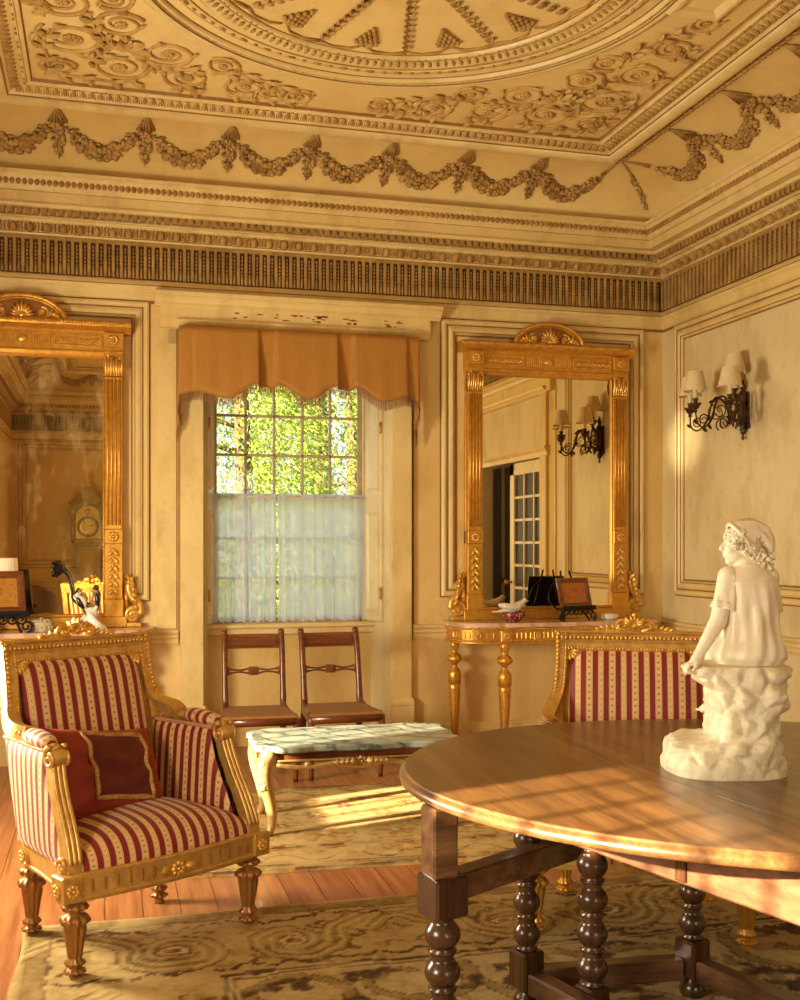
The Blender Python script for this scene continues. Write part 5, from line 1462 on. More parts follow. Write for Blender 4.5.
    # blouse with gathered folds
    def blouse(a, b_):
        th = 2 * pi * a; z = .308 + (.604 - .308) * b_
        k = [(.308, .062, .080, .066), (.33, .063, .092, .074), (.36, .064, .090, .070), (.42, .066, .083, .062), (.48, .067, .081, .060), (.53, .067, .081, .057), (.56, .066, .074, .050), (.582, .064, .056, .041), (.596, .062, .042, .036), (.604, .061, .031, .031)]
        for (z0, x0, a0, b0), (z1, x1, a1, b1) in zip(k, k[1:]):
            if z <= z1 + 1e-6:
                q = (z - z0) / (z1 - z0); q = q * q * (3 - 2 * q) if False else q; xc, hx_, hy_ = x0 + (x1 - x0) * q, a0 + (a1 - a0) * q, b0 + (b1 - b0) * q; break
        f = max(0, min(1, (.56 - z) / .10)) * (.55 + .45 * max(0, min(1, (z - .33) / .1)))
        fold = f * (.0034 * sin(14 * th + 2.6 * sin(z * 12)) * (.55 + .45 * cos(th - 5.6)) + .0035 * sin(7 * th + 1.3 - z * 20))
        sag = .010 * math.exp(-((z - .345) / .03) ** 2) * (1 + .5 * sin(3 * th + 1)) + .004 * math.exp(-((z - (.553 + .012 * cos(th))) / .006) ** 2)
        tw = .006 * sin(26 * z + 2 * th) * max(0, min(1, (.48 - z) / .1))
        r = 1; return V((xc + (hx_ + fold + sag + tw) * cos(th), (hy_ + fold + sag + tw) * sin(th), z))
    mb = MB(); mb.surf(blouse, 140, 60, cu=True)
    # wide short sleeves
    def sleeve(p0, p1, r0, r1, ph):
        p0, p1 = V(p0), V(p1); d = (p1 - p0).normalized(); e1 = d.orthogonal().normalized(); e2 = d.cross(e1)
        def fn(a, b_):
            th = 2 * pi * a; r = r0 + (r1 - r0) * b_ ** .8 + .004 * b_ * sin(5 * th + ph) + .0025 * sin(9 * th + 7 * b_)
            if b_ < .12: r *= (b_ / .12) ** .5
            return p0 + d * ((p1 - p0).length * b_) + (e1 * cos(th) + e2 * sin(th)) * r
        mb.surf(fn, 40, 16, cu=True); inn = lambda a, b_: p1 + (fn(a, 1) - p1) * (1 - .12 * b_) - d * (.02 * b_); mb.surf(inn, 40, 3, cu=True)
    sleeve((.018, -.004, .578), (-.012, -.014, .468), .027, .036, .5); sleeve((.112, -.002, .575), (.134, .028, .468), .026, .033, 2.0)
    o = mb.build('blouse', STATUE, t); so = o.modifiers.new('t', 'SOLIDIFY'); so.thickness = .003
    # hair curls
    random.seed(12); h = MB()
    def curl(c, r):
        ax = V((random.uniform(-1, 1), random.uniform(-1, 1), random.uniform(-1, 1))).normalized(); e1 = ax.orthogonal().normalized(); e2 = ax.cross(e1)
        P = [V(c) + (e1 * cos(3.4 * pi * i / 16) + e2 * sin(3.4 * pi * i / 16)) * r * (1 - .75 * i / 16) + ax * (r * .7 * i / 16) for i in range(17)]
        h.tube(P, [r * .34] * 12 + [r * .25] * 5, 6); h.ball(c, r * .72, 8, 6)
    for i in range(44):                                    # forehead, temple
        u_, v_ = random.uniform(-1.25, 1.25), random.uniform(.0, .9); curl((hx - .049 * cos(u_) * cos(v_), hy + .046 * sin(u_), hz + .012 + .034 * sin(v_)), random.uniform(.008, .012))
    for i in range(44):                                    # side facing the camera and nape
        u_ = random.uniform(-.25, 1.0); curl((hx - .020 + .07 * u_, hy - .046 + .02 * u_ * u_ + random.uniform(-.004, .004), hz - .004 - .038 * u_ + random.uniform(-.018, .018)), random.uniform(.008, .012))
    for i in range(20): curl((hx + .055 + random.uniform(-.016, .018), hy - .010 + random.uniform(-.034, .03), hz - .050 + random.uniform(-.018, .02)), random.uniform(.010, .014))
    for i in range(10): u_ = random.uniform(-.2, 1.0); curl((hx - .02 + .07 * u_, hy + .044 - .014 * u_ * u_, hz - .004 - .038 * u_), random.uniform(.008, .012))
    h.build('hair', STATUE, t)
    # stocking cap falling back to the right
    def capf(a, b_):
        th = 2 * pi * a
        path = [V((hx - .008, hy, hz + .012)), V((hx + .006, hy, hz + .022)), V((hx + .024, hy - .002, hz + .030)), V((hx + .046, hy - .006, hz + .028)), V((hx + .064, hy - .010, hz + .010)), V((hx + .072, hy - .013, hz - .014)), V((hx + .068, hy - .016, hz - .034))]
        rad = [.054, .052, .045, .034, .024, .015, .004]
        k = b_ * (len(path) - 1); i = min(int(k), len(path) - 2); f = k - i
        c = path[i].lerp(path[i + 1], f); r = rad[i] + (rad[i + 1] - rad[i]) * f; d = (path[i + 1] - path[i]).normalized()
        if i < len(path) - 2: d = d.lerp((path[i + 2] - path[i + 1]).normalized(), f * .5).normalized()
        e1 = V((0, 1, 0)); e2 = d.cross(e1).normalized()
        r *= 1 + .05 * sin(5 * th + 6 * b_) * min(1, b_ * 3) + .03 * sin(8 * th - 9 * b_)
        return c + (e1 * cos(th) * .94 + e2 * sin(th)) * r
    mb = MB(); mb.surf(capf, 56, 40, cu=True); mb.tube([capf(i / 48, .0) for i in range(48)], .0065, 6, closed=True)
    tip = capf(0, 1); mb.ball(tip, .009, 10, 7); mb.build('stocking_cap', STATUE, t)
statue()
# ------------------------------------------------------------------ wall lights
def sconce(y0, label):
    t = thing('wall_light', label, 'wall light', (XR, y0, 2.25), 0)
    def P(o, a, z): return V((-o, a, z - 2.25))
    bp = MB(); bp.lathe([(.004, 2.06 - 2.25), (.012, 2.075 - 2.25), (.006, 2.09 - 2.25), (.016, 2.105 - 2.25), (.022, 2.13 - 2.25), (.014, 2.15 - 2.25), (.03, 2.2 - 2.25), (.04, 2.24 - 2.25), (.03, 2.28 - 2.25), (.018, 2.3 - 2.25), (.034, 2.33 - 2.25), (.026, 2.36 - 2.25), (.012, 2.38 - 2.25), (.02, 2.40 - 2.25), (.010, 2.43 - 2.25), (.004, 2.45 - 2.25)], 16, T(-.028, 0, 0))
    bp.box(-.012, 0, -.035, .035, -.12, .12, .004)
    for k in range(6):
        leaf(bp, T(-.05, 0, .02) @ Euler((R(60 * k), 0, 0)).to_matrix().to_4x4() @ T(0, 0, 0, 0, R(-90), 0), .065, .014, .014)
        leaf(bp, T(-.03, 0, -.05 - .0 * k, 0, 0, R(60 * k)) @ T(.02, 0, 0, 0, R(75), 0), .07, .016, .014)
    bp.build('back_plate', IRON, t)
    tips = [(.37, 0, 2.285, 1), (.27, .235, 2.285, 1), (.27, -.235, 2.285, 1), (.09, 0, 2.41, 0)]
    for o, a, zc, sc in tips:
        ar = MB()
        if sc:
            an = atan2(a, o); L = sqrt(o * o + a * a)
            q = lambda r, z: P(r * cos(an), r * sin(an), z)
            ar.tube(crom([q(.02, 2.24), q(.05, 2.19), q(.10, 2.20), q(.125, 2.28), q(.165, 2.335), q(.215, 2.315), q(.235, 2.25), q(.262, 2.175), q(.31, 2.135), q(.352, 2.16), q(L, 2.23)], 6), [.008] * 20 + [.007] * 25 + [.0055] * 16, 7)
            for (r, z, rad, a0, d) in ((.19, 2.25, .055, 1.2, -1), (.15, 2.17, .045, -1.0, 1), (.31, 2.185, .034, 2.4, -1)):
                ar.tube([q(r + x, z + y) for x, y, _ in spiral(0, 0, rad, 1.5, a0, d, 22)], [.005 - .0025 * i / 22 for i in range(23)], 5)
            for r, z, ra in ((.10, 2.2, -.9), (.13, 2.29, 1.6), (.2, 2.33, -.4), (.24, 2.24, -1.6), (.28, 2.155, -2.4), (.345, 2.155, .6)):
                Mq = M4.Translation(q(r, z)) @ Euler((0, 0, pi - an)).to_matrix().to_4x4() @ T(0, 0, 0, R(90), 0, 0) @ T(0, 0, 0, 0, 0, ra)
                leaf(ar, Mq, .045, .011, .012)
        else:
            ar.tube(crom([P(.03, 0, 2.30), P(.06, 0, 2.31), P(.088, 0, 2.34), P(.09, 0, 2.40)], 5), .009, 8)
        cup = T(-o, a, zc - 2.25)
        ar.lathe([(.004, -.06), (.014, -.055), (.01, -.04), (.022, -.03), (.03, -.012), (.04, -.002), (.036, .002), (.012, .004), (.016, .02), (.02, .03)], 14, cup)
        for k in range(6): leaf(ar, cup @ T(0, 0, -.022, 0, 0, R(60 * k)) @ T(.010, 0, 0, 0, R(-30), 0), .030, .009, .009)
        ar.build('arm', IRON, t)
        cd = MB(); cd.lathe([(.013, .02), (.0135, .11), (.010, .115)], 14, cup); cd.build('candle_tube', CREAMSH, t)
        sh = MB(); sh.lathe([(.074, .078), (.047, .20)], 28, cup, cap=False); sh.lathe([(.072, .079), (.045, .199)], 28, cup, cap=False)
        sh.lathe([(.0725, .076), (.0755, .076), (.0755, .082), (.0725, .082), (.0725, .076)], 28, cup, cap=False); sh.lathe([(.0455, .197), (.0485, .197), (.0485, .202), (.0455, .202), (.0455, .197)], 28, cup, cap=False)
        for k in range(3): sh.tube([cup @ V((0, 0, .115)), cup @ V((.05 * cos(2.1 * k), .05 * sin(2.1 * k), .16))], .0015, 4)
        sh.build('lamp_shade', CREAMSH, t)
    return t
sconce(6.15, 'dark bronze scrolled wall light with cream shades above the statue')

# ------------------------------------------------------------------ ornaments on the right console table
TZ = .8635
t = thing('patterned_bowl', 'shallow red patterned bowl holding a white dove on the console table', 'bowl', (2.70, 6.98, TZ))
b = MB(); b.lathe([(.001, 0), (.045, 0), (.048, .006), (.078, .030), (.095, .066), (.091, .066), (.073, .032), (.04, .012), (.001, .01)], 36, None, cap=False)
def bowlmat():
    m, nt, out = newmat('red_patterned_glaze'); g = G(nt)
    v = nt.nodes.new('ShaderNodeTexVoronoi'); nt.links.new(g.obj(), v.inputs['Vector']); v.inputs['Scale'].default_value = 55
    c = g.ramp(v.outputs[0], [(.18, S(226, 196, 160)), (.34, S(150, 66, 48)), (.7, S(112, 40, 34))]); g.bsdf(out, Base_Color=c, Roughness=.25); return m
b.build('bowl_body', bowlmat(), t)
t = thing('dove_ornament', 'white porcelain dove resting in the red patterned bowl', 'ornament', (2.70, 6.98, TZ + .066))
b = MB()
def dove(a, q):
    th = 2 * pi * a; k = [(-.155, 0, .004, .003), (-.12, .002, .022, .006), (-.07, .008, .034, .016), (-.01, .022, .046, .032), (.035, .034, .042, .036), (.062, .052, .026, .026), (.074, .068, .021, .022), (.088, .076, .018, .018), (.10, .074, .008, .008), (.112, .070, .002, .002)]
    s = q * (len(k) - 1); i = min(int(s), len(k) - 2); f = s - i; c = [k[i][j] + (k[i + 1][j] - k[i][j]) * f for j in range(4)]
    return (c[0], c[2] * cos(th), c[1] + c[3] * sin(th))
b.surf(dove, 20, 40, cu=True)
for sg in (-1, 1):
    b.ball((-.03, sg * .036, .03), (.075, .014, .022), 14, 8, T(0, 0, 0, 0, R(8), -sg * .18))
b.build('dove_body', WHITE, t); e = MB(); [e.ball((.088, sg * .0165, .079), .0028, 6, 4) for sg in (-1, 1)]; e.tube([(.104, 0, .074), (.12, 0, .069)], [.006, .001], 6); e.build('beak_and_eyes', solid('dove_beak', S(150, 92, 70), .4), t)

def picture_stand(x, y, k, label, slabel, rz, art0, art1):
    """a small framed relief picture leaning on a black scrolled easel"""
    e = thing('easel_stand', slabel, 'stand', (x, y, TZ), rz)
    s = MB(); hw = .125 * k
    lean = R(-17)
    B_ = lambda px, pz: V((px, -.055 * k + .02 + pz * .30, pz))
    for sx in (-1, 1):
        s.tube([V((sx * hw * .75, -.075 * k, .0)), B_(sx * hw * .6, .07 * k), B_(sx * hw * .25, .30 * k)], .006 * k, 6)
        s.tube([V((sx * hw * .9 + a, -.085 * k, .026 * k + z)) for a, z, _ in spiral(0, 0, .026 * k, 1.4, -pi / 2, sx, 18)], .005 * k, 6)
        for i in range(3): s.tube([V((sx * (hw * .12 + i * hw * .3) + a, -.088 * k, .055 * k + z)) for a, z, _ in spiral(0, 0, .022 * k, 1.5, pi / 2, -sx, 16)], .0045 * k, 6)
        s.tube(crom([V((sx * hw * .5, .0 + .03 * k, .06 * k)), V((sx * hw * .95, .05 * k, .12 * k)), V((sx * hw * .7, .07 * k, .2 * k)), V((sx * hw * .2, .085 * k, .25 * k))], 5), .006 * k, 6)
    s.box(-hw, hw, -.105 * k, -.035 * k, .068 * k, .078 * k, .002); s.box(-hw * .95, hw * .95, -.106 * k, -.100 * k, .078 * k, .094 * k, .002)
    s.tube([B_(0, .10 * k), V((0, .11 * k, .0))], .006 * k, 6); s.tube([B_(-hw * .45, .2 * k), B_(hw * .45, .2 * k)], .005 * k, 6)
    s.build('easel_frame', BLACK, e)
    zb = .0785 * k; p = thing('framed_picture', label, 'picture', (x + .062 * k * sin(rz), y - .062 * k * cos(rz), TZ + zb), rz); p.rotation_euler = Euler((lean, 0, rz), 'XYZ')
    W_, H_ = .115 * k, .185 * k
    f = MB(); f.frame(-W_, W_, 0, H_, [(0, 0), (0, .016), (.006 * k, .02), (.02 * k, .018), (.03 * k, .008), (.032 * k, .004)]); f.build('picture_frame', MAHOG, p); f = MB(); f.box(-W_ + .002, W_ - .002, -.004, .004, .002, H_ - .002); f.build('backing_board', BLACK, p)
    a = MB(); a.box(-W_ + .03 * k, W_ - .03 * k, -.007, -.004, .03 * k, H_ - .03 * k); a.tube([(u_ * .03 * k, -.007, H_ / 2 + v_ * .03 * k) for u_, v_, _ in spiral(0, 0, 1, 1.1, .6, 1, 22)], [.004 * k] * 12 + [.002 * k] * 11, 6, flat=.5)
    a.ball((0, -.006, H_ * .52), (.022 * k, .004, .028 * k), 12, 8)
    a.build('relief_panel', solid('copper_relief_%s' % name_i(), art0, .45, .3, .2, 60, .4), p)
_ni = [0]
def name_i(): _ni[0] += 1; return 'abcdef'[_ni[0]]
picture_stand(3.125, 6.99, 1.14, 'small dark framed copper coloured picture on the right console table', 'black scrolled easel on the right console table', R(12), S(196, 120, 54), None)
t = thing('oval_dish', 'small white lidded dish at the foot of the right pier mirror', 'dish', (3.43, 6.99, TZ)); t.scale = (1.25, .9, 1)
b = MB(); b.lathe([(.001, 0), (.042, 0), (.05, .01), (.052, .024), (.05, .028), (.001, .028)], 28, None, cap=False); b.build('dish_body', WHITE, t)
b = MB(); b.lathe([(.051, .027), (.053, .031), (.045, .038), (.02, .043), (.001, .044)], 28, None, cap=False); b.build('lid', WHITE, t)

# ------------------------------------------------------------------ ornaments on the left console table
t = thing('trinket_box', 'small white relief trinket box beside the black bird ornament', 'box', (-.372, 6.93, TZ)); t.scale = (1.15, .85, 1)
b = MB(); b.lathe([(.001, 0), (.052, 0), (.056, .006), (.058, .04), (.055, .044), (.001, .044)], 32, None, 16, [0, 0, .02, .03, 0, 0], cap=False)
for k in range(16): b.ball((.057 * cos(pi * k / 8), .057 * sin(pi * k / 8), .024), (.008, .008, .012), 6, 4)
b.build('box_body', solid('ivory_relief', S(206, 190, 150), .5, 0, .25, 60, .5), t)
b = MB(); b.lathe([(.057, .043), (.058, .05), (.045, .062), (.02, .07), (.008, .074), (.010, .082), (.001, .086)], 32, None, cap=False)
for k in range(12): leaf(b, T(0, 0, .07, 0, 0, R(30 * k)) @ T(.008, 0, 0, 0, R(18), 0), .045, .011, .01)
b.build('lid', bpy.data.materials['ivory_relief'], t)

t = thing('bird_ornament', 'porcelain ornament of two birds on a white stump by the left mirror', 'ornament', (-.085, 6.97, TZ))
b = MB()
def stump(a, q):
    th = 2 * pi * a; z = .13 * q; r = .058 * (1 - q) ** 1.6 + .024 + .008 * sin(3 * th + 9 * q) + .006 * sin(5 * th) * (1 - q)
    return (r * cos(th) * 1.15 + .004 * sin(8 * q), r * sin(th) * .8, z)
b.surf(stump, 36, 14, cu=True); b.ball((0, 0, .128), (.028, .022, .014), 12, 8)
for a, L in ((.4, .06), (2.6, .07)): b.tube([(0, 0, .10), (L * cos(a) * .6, -.01, .14), (L * cos(a), -.012, .165)], [.016, .012, .008], 8)
b.build('stump', WHITE, t)
def bird(Mx, body, wing):
    mb = MB(); mb.ball((0, 0, 0), (.030, .024, .040), 16, 10, Mx); mb.ball((-.006, 0, .046), (.020, .019, .020), 14, 9, Mx); mb.tube([Mx @ V((-.022, 0, .048)), Mx @ V((-.036, 0, .043))], [.007, .001], 6); mb.build('bird_body', body, t)
    wb = MB()
    for sg in (-1, 1): wb.ball((.010, sg * .02, -.006), (.016, .009, .042), 10, 7, Mx @ T(0, 0, 0, 0, R(-12), 0))
    wb.tube([Mx @ V((.014, 0, -.03)), Mx @ V((.032, 0, -.085))], [.013, .005], 8, flat=.4); wb.ball((-.006, 0, .060), (.018, .017, .010), 10, 6, Mx); wb.build('wing', wing, t)
BRW = solid('brown_bird_glaze', S(190, 150, 96), .3, 0, .3, 60); BLKG = solid('black_glaze', S(24, 24, 28), .15)
bird(T(.03, -.012, .19, 0, R(6), 0), BRW, BLKG); bird(T(-.055, -.014, .178, 0, R(38), R(180)), WHITE, BLKG)
br = MB(); br.tube(crom([(.0, 0, .13), (-.05, 0, .15), (-.105, .0, .19), (-.115, 0, .26), (-.135, 0, .335), (-.17, 0, .37)], 6), [.011] * 10 + [.008] * 21, 8)
br.build('branch', BLKG, t)
fl = MB(); random.seed(2)
for k in range(12):
    a = 2 * pi * k / 6 + (k // 6) * .5; leaf(fl, T(-.19, 0, .375, 0, 0, 0) @ Euler((a, 0, 0)).to_matrix().to_4x4() @ T(0, 0, 0, 0, R(-30 - 25 * (k // 6)), pi), .055, .02, .02)
fl.ball((-.19, 0, .375), (.03, .034, .034), 12, 8, jit=.15); fl.build('dark_blossom', BLKG, t)
picture_stand(-.64, 6.93, 1.42, 'dark framed picture on the left console table, cut by the photo edge', 'black easel on the left console table under the larger picture', R(16), S(206, 146, 60), None)
t = thing('table_lamp', 'table lamp with cream drum shade behind the dark framed picture', 'lamp', (-.665, 7.04, TZ))
b = MB(); b.lathe([(.055, 0), (.06, .012), (.03, .03), (.018, .06), (.04, .11), (.045, .15), (.02, .2), (.01, .23), (.01, .26)], 24, None); b.build('lamp_base', GOLDD, t)
b = MB(); b.lathe([(.135, .245), (.125, .44)], 32, None, cap=False); b.lathe([(.133, .246), (.123, .439)], 32, None, cap=False)
for k in range(3): b.tube([(0, 0, .27), (.128 * cos(2.1 * k), .128 * sin(2.1 * k), .26)], .002, 4)
def shademat():
    m, nt, out = newmat('lit_cream_shade'); g = G(nt); bs = g.bsdf(out, Base_Color=S(244, 226, 184), Roughness=.8, Emission_Color=(1, .82, .5, 1), Emission_Strength=.35); return m
b.build('lamp_shade', shademat(), t)

# ------------------------------------------------------------------ rugs: woven pattern held as colour per point of the pile
def rug(name, label, x0, x1, y0, y1, rz, step, pat, th=.012, grp=None):
    cx, cy = (x0 + x1) / 2, (y0 + y1) / 2; W, Hh = x1 - x0, y1 - y0
    nx, ny = int(W / step), int(Hh / step)
    X, Y = np.meshgrid(np.linspace(0, W, nx + 1), np.linspace(0, Hh, ny + 1), indexing='ij')
    colr = pat(X, Y, W, Hh)
    rs = np.random.RandomState(3); edge = np.minimum(np.minimum(X, W - X), np.minimum(Y, Hh - Y))
    Z = th * np.clip(edge / .012, 0, 1) + rs.uniform(-.0008, .0008, X.shape)
    wob = .006 * np.sin(Y * 9) * (np.minimum(X, W - X) < .02); wy = .006 * np.sin(X * 7 + 1) * (np.minimum(Y, Hh - Y) < .02)
    co = np.stack([X - W / 2 + wob, Y - Hh / 2 + wy, Z], -1).reshape(-1, 3).astype(np.float32)
    i = np.arange(nx)[:, None] * (ny + 1) + np.arange(ny)[None, :]
    f = np.stack([i, i + ny + 1, i + ny + 2, i + 1], -1).reshape(-1, 4)
    m = bpy.data.meshes.new(name); m.from_pydata(co.tolist(), [], f.tolist())
    at = m.color_attributes.new('Col', 'FLOAT_COLOR', 'POINT'); c4 = np.concatenate([colr.reshape(-1, 3), np.ones((colr.size // 3, 1))], 1).astype(np.float32)
    at.data.foreach_set('color', c4.ravel()); m.materials.append(RUGM); m.polygons.foreach_set('use_smooth', [True] * len(f)); m.update()
    o = bpy.data.objects.new(name, m); COL.objects.link(o); o.location = (cx, cy, .001); o.rotation_euler = (0, 0, rz)
    return tag(o, label, 'rug', grp)
def npn(X, Y, s, seed):
    """cheap smooth value noise"""
    r = np.random.RandomState(seed); g = r.rand(64, 64); x, y = X * s, Y * s; xi, yi = np.floor(x).astype(int), np.floor(y).astype(int); fx, fy = x - xi, y - yi
    fx = fx * fx * (3 - 2 * fx); fy = fy * fy * (3 - 2 * fy); a = lambda i, j: g[i % 64, j % 64]
    return (a(xi, yi) * (1 - fx) + a(xi + 1, yi) * fx) * (1 - fy) + (a(xi, yi + 1) * (1 - fx) + a(xi + 1, yi + 1) * fx) * fy
def dist(X, Y, P):
    P = np.array(P)[:, :2]; D = np.full(X.shape, 9.0)
    b0, b1 = P.min(0) - .25, P.max(0) + .25; mk = (X > b0[0]) & (X < b1[0]) & (Y > b0[1]) & (Y < b1[1])
    if not mk.any(): return D
    x, y = X[mk], Y[mk]; d = np.full(x.shape, 9.0)
    for a, b in zip(P, P[1:]):
        v = b - a; L = (v * v).sum() + 1e-12; t = np.clip(((x - a[0]) * v[0] + (y - a[1]) * v[1]) / L, 0, 1); d = np.minimum(d, np.hypot(x - a[0] - t * v[0], y - a[1] - t * v[1]))
    D[mk] = d; return D
lin = lambda *c: np.array(S(*c)[:3])
def pat_front(X, Y, W, Hh):
    n1 = npn(X, Y, 60, 1); n2 = npn(X, Y, 11, 2); n3 = npn(X, Y, 26, 3); wx, wy = (npn(X, Y, 8, 4) - .5) * .034 + (n3 - .5) * .014, (npn(X, Y, 8, 5) - .5) * .034 + (npn(X, Y, 26, 6) - .5) * .014
    A, B = X + wx, Y + wy
    C = np.zeros(X.shape + (3,)); C[:] = lin(206, 176, 112)
    def lay(mask, col): C[mask] = col
    edge = np.minimum(np.minimum(A, W - A), np.minimum(B, Hh - B)); e0 = np.minimum(np.minimum(X, W - X), np.minimum(Y, Hh - Y))
    green = lin(144, 116, 48); olive = lin(168, 138, 70); brown = lin(118, 80, 34); dk = lin(82, 52, 20); lt = lin(222, 194, 130)
    lay(edge < .64, lin(196, 164, 98)); lay(edge < .10, lin(152, 122, 58)); lay(e0 < .03, lin(186, 156, 92))
    DB = np.full(X.shape, 9.0); DO = DB.copy(); DZ = DB.copy(); DL = DB.copy(); DP = DB.copy()
    r = random.Random(21)
    def mot(u0, d, ax, far):
        nonlocal DB, DO, DZ, DL, DP
        def m(u, v):
            if ax == 0: return (u, Hh - v if far else v, 0)
            return (W - v if far else v, u, 0)
        # broad S shaped leaf with a curled head, its heart, a wandering stem and scattered leaves
        sp = [m(u0 + d * x, .36 + y) for x, y, _ in spiral(.10, .03, .155, 1.15, pi, -1, 34, .8, .25)]
        tail = [m(u0 + d * a, .36 + b) for a, b in ((-.055, .03), (-.09, -.08), (-.20, -.17), (-.33, -.15), (-.42, -.05))]
        tl = [tuple(p) for p in crom([V(q) for q in tail], 6)]
        DB = np.minimum(DB, np.minimum(dist(A, B, sp), dist(A, B, tl)))
        DO = np.minimum(DO, dist(A, B, [m(u0 + d * .10 + .045 * cos(a), .39 + .03 * sin(a)) for a in [2 * pi * i / 14 for i in range(15)]]))
        DZ = np.minimum(DZ, dist(A, B, [m(u0 - .30 + .045 * i, .155 + .030 * (i % 2) + .03 * sin(i * .7 + u0 * 5)) for i in range(14)]))
        DZ = np.minimum(DZ, dist(A, B, [m(u0 - .30 + .05 * i, .565 + .016 * (i % 3)) for i in range(13)]))
        for q in range(22):
            x, y, an = u0 + r.uniform(-.31, .31), r.uniform(.12, .60), r.uniform(0, 6.28); L = r.uniform(.02, .05)
            P = [m(x, y), m(x + L * cos(an), y + L * sin(an)), m(x + L * 1.6 * cos(an + .6), y + L * 1.6 * sin(an + .6))]
            if q % 2: DL = np.minimum(DL, dist(A, B, P))
            else: DP = np.minimum(DP, dist(A, B, P))
    for ax, Ls in ((0, W), (1, Hh)):
        for far in (True, False):
            u_, k = .42 if ax == 0 else .9, 0
            while u_ < Ls - (.3 if ax == 0 else .8): mot(u_, 1 if (k + far) % 2 else -1, ax, far); u_ += .60; k += 1
    bm = (edge < .63) & (edge > .02)
    lay(bm & (DL < .013), olive); lay(bm & (DP < .009), brown)
    lay(bm & (DB < .052), brown); lay(bm & (DB < .044), olive); lay(bm & (DB < .030), lin(204, 172, 104)); lay(bm & (DB < .012), green)
    lay(bm & (DO < .018), brown); lay(bm & (DO < .008), lt); lay(bm & (DZ < .011) & (n1 > .28), dk)
    lay(np.abs(edge - .64) < .010, dk); lay(np.abs(edge - .67) < .006, brown); lay(np.abs(edge - .105) < .006, brown)
    fm = edge > .69; Df = np.full(X.shape, 9.0); Dl = Df.copy(); Dm = Df.copy(); r = random.Random(9)
    for i in range(6):
        for j in range(4):
            x = .90 + i * (W - 1.8) / 5 + r.uniform(-.1, .1); y = .9 + j * (Hh - 1.8) / 3 + r.uniform(-.1, .1); a0 = r.uniform(0, 6.28); dd = r.choice((-1, 1))
            Df = np.minimum(Df, dist(A, B, spiral(x, y, .25, 1.1, a0, dd, 30, .8, .25)))
            for q in range(16):
                an = r.uniform(0, 6.28); rr = r.uniform(.06, .34); px_, py_ = x + rr * cos(an), y + rr * sin(an); P = [(px_, py_), (px_ + .05 * cos(an + .8), py_ + .05 * sin(an + .8)), (px_ + .09 * cos(an + 1.5), py_ + .07 * sin(an + 1.5))]
                if q % 2: Dl = np.minimum(Dl, dist(A, B, P))
                else: Dm = np.minimum(Dm, dist(A, B, P))
    lay(fm & (Dm < .014), olive); lay(fm & (Df < .026), brown); lay(fm & (Df < .019), olive); lay(fm & (Dl < .021), brown); lay(fm & (Dl < .012), dk)
    wear = n1 * .5 + n3 * .3 + n2 * .2; C = C * (.66 + .66 * wear)[..., None]
    pale = np.clip((n2 - .55) * 1.6, 0, .4)[..., None]; return np.clip(C * (1 - pale) + lt * pale, 0, 1)
rug('scroll_rug', 'worn olive and beige rug with brown scrolls under the oak table', -.285, 3.62, .95, 4.145, 0, .0115, pat_front)
def pat_back(X, Y, W, Hh):
    n1 = npn(X, Y, 46, 11); n2 = npn(X, Y, 12, 12); wx, wy = (npn(X, Y, 9, 14) - .5) * .03, (npn(X, Y, 9, 15) - .5) * .03
    A, B = X + wx, Y + wy; edge = np.minimum(np.minimum(A, W - A), np.minimum(B, Hh - B))
    C = np.zeros(X.shape + (3,)); C[:] = lin(206, 172, 104); rust, olive, dk, ochre = lin(164, 96, 40), lin(150, 126, 62), lin(104, 66, 34), lin(188, 136, 58)
    bm = edge < .34; C[bm] = lin(196, 160, 92)
    # rows of rosettes and leaves
    for per, ox, oy, r0, c1, c2, msk in ((.30, .1, .17, .085, ochre, rust, bm), (.36, .0, .0, .11, ochre, olive, ~bm), (.36, .18, .18, .07, rust, dk, ~bm)):
        u_ = ((A + ox) % per) - per / 2; v_ = ((B + oy) % per) - per / 2; rr = np.hypot(u_, v_ * 1.25); th = np.arctan2(v_, u_); pet = r0 * (.72 + .28 * np.cos(6 * th))
        C[msk & (rr < pet)] = c1; C[msk & (rr < pet * .55)] = c2; C[msk & (rr < r0 * .22)] = lin(222, 190, 120); C[msk & (np.abs(rr - r0 * 1.35) < .008) & (np.cos(9 * th) > -.3)] = olive
    vine = .17 + .055 * np.sin(A * 21) ; 
    C[bm & (np.abs(B - vine) < .011)] = dk; C[bm & (np.abs(Hh - B - vine) < .011)] = dk
    for e, wd, c in ((.02, .012, dk), (.055, .014, olive), (.085, .006, dk), (.34, .010, dk), (.315, .007, rust), (.37, .008, olive)): C[np.abs(edge - e) < wd] = c
    C[(n1 > .72) & (n2 > .45)] = ochre; wear = n1 * .55 + n2 * .45; C = C * (.8 + .4 * wear)[..., None]
    pale = np.clip((n2 - .5) * 1.6, 0, .5)[..., None]; return np.clip(C * (1 - pale) + lin(224, 196, 130) * pale, 0, 1)
rug('floral_rug', 'faded gold floral rug under the marble topped coffee table', .12, 3.55, 4.51, 6.06, R(-3.5), .0125, pat_back)

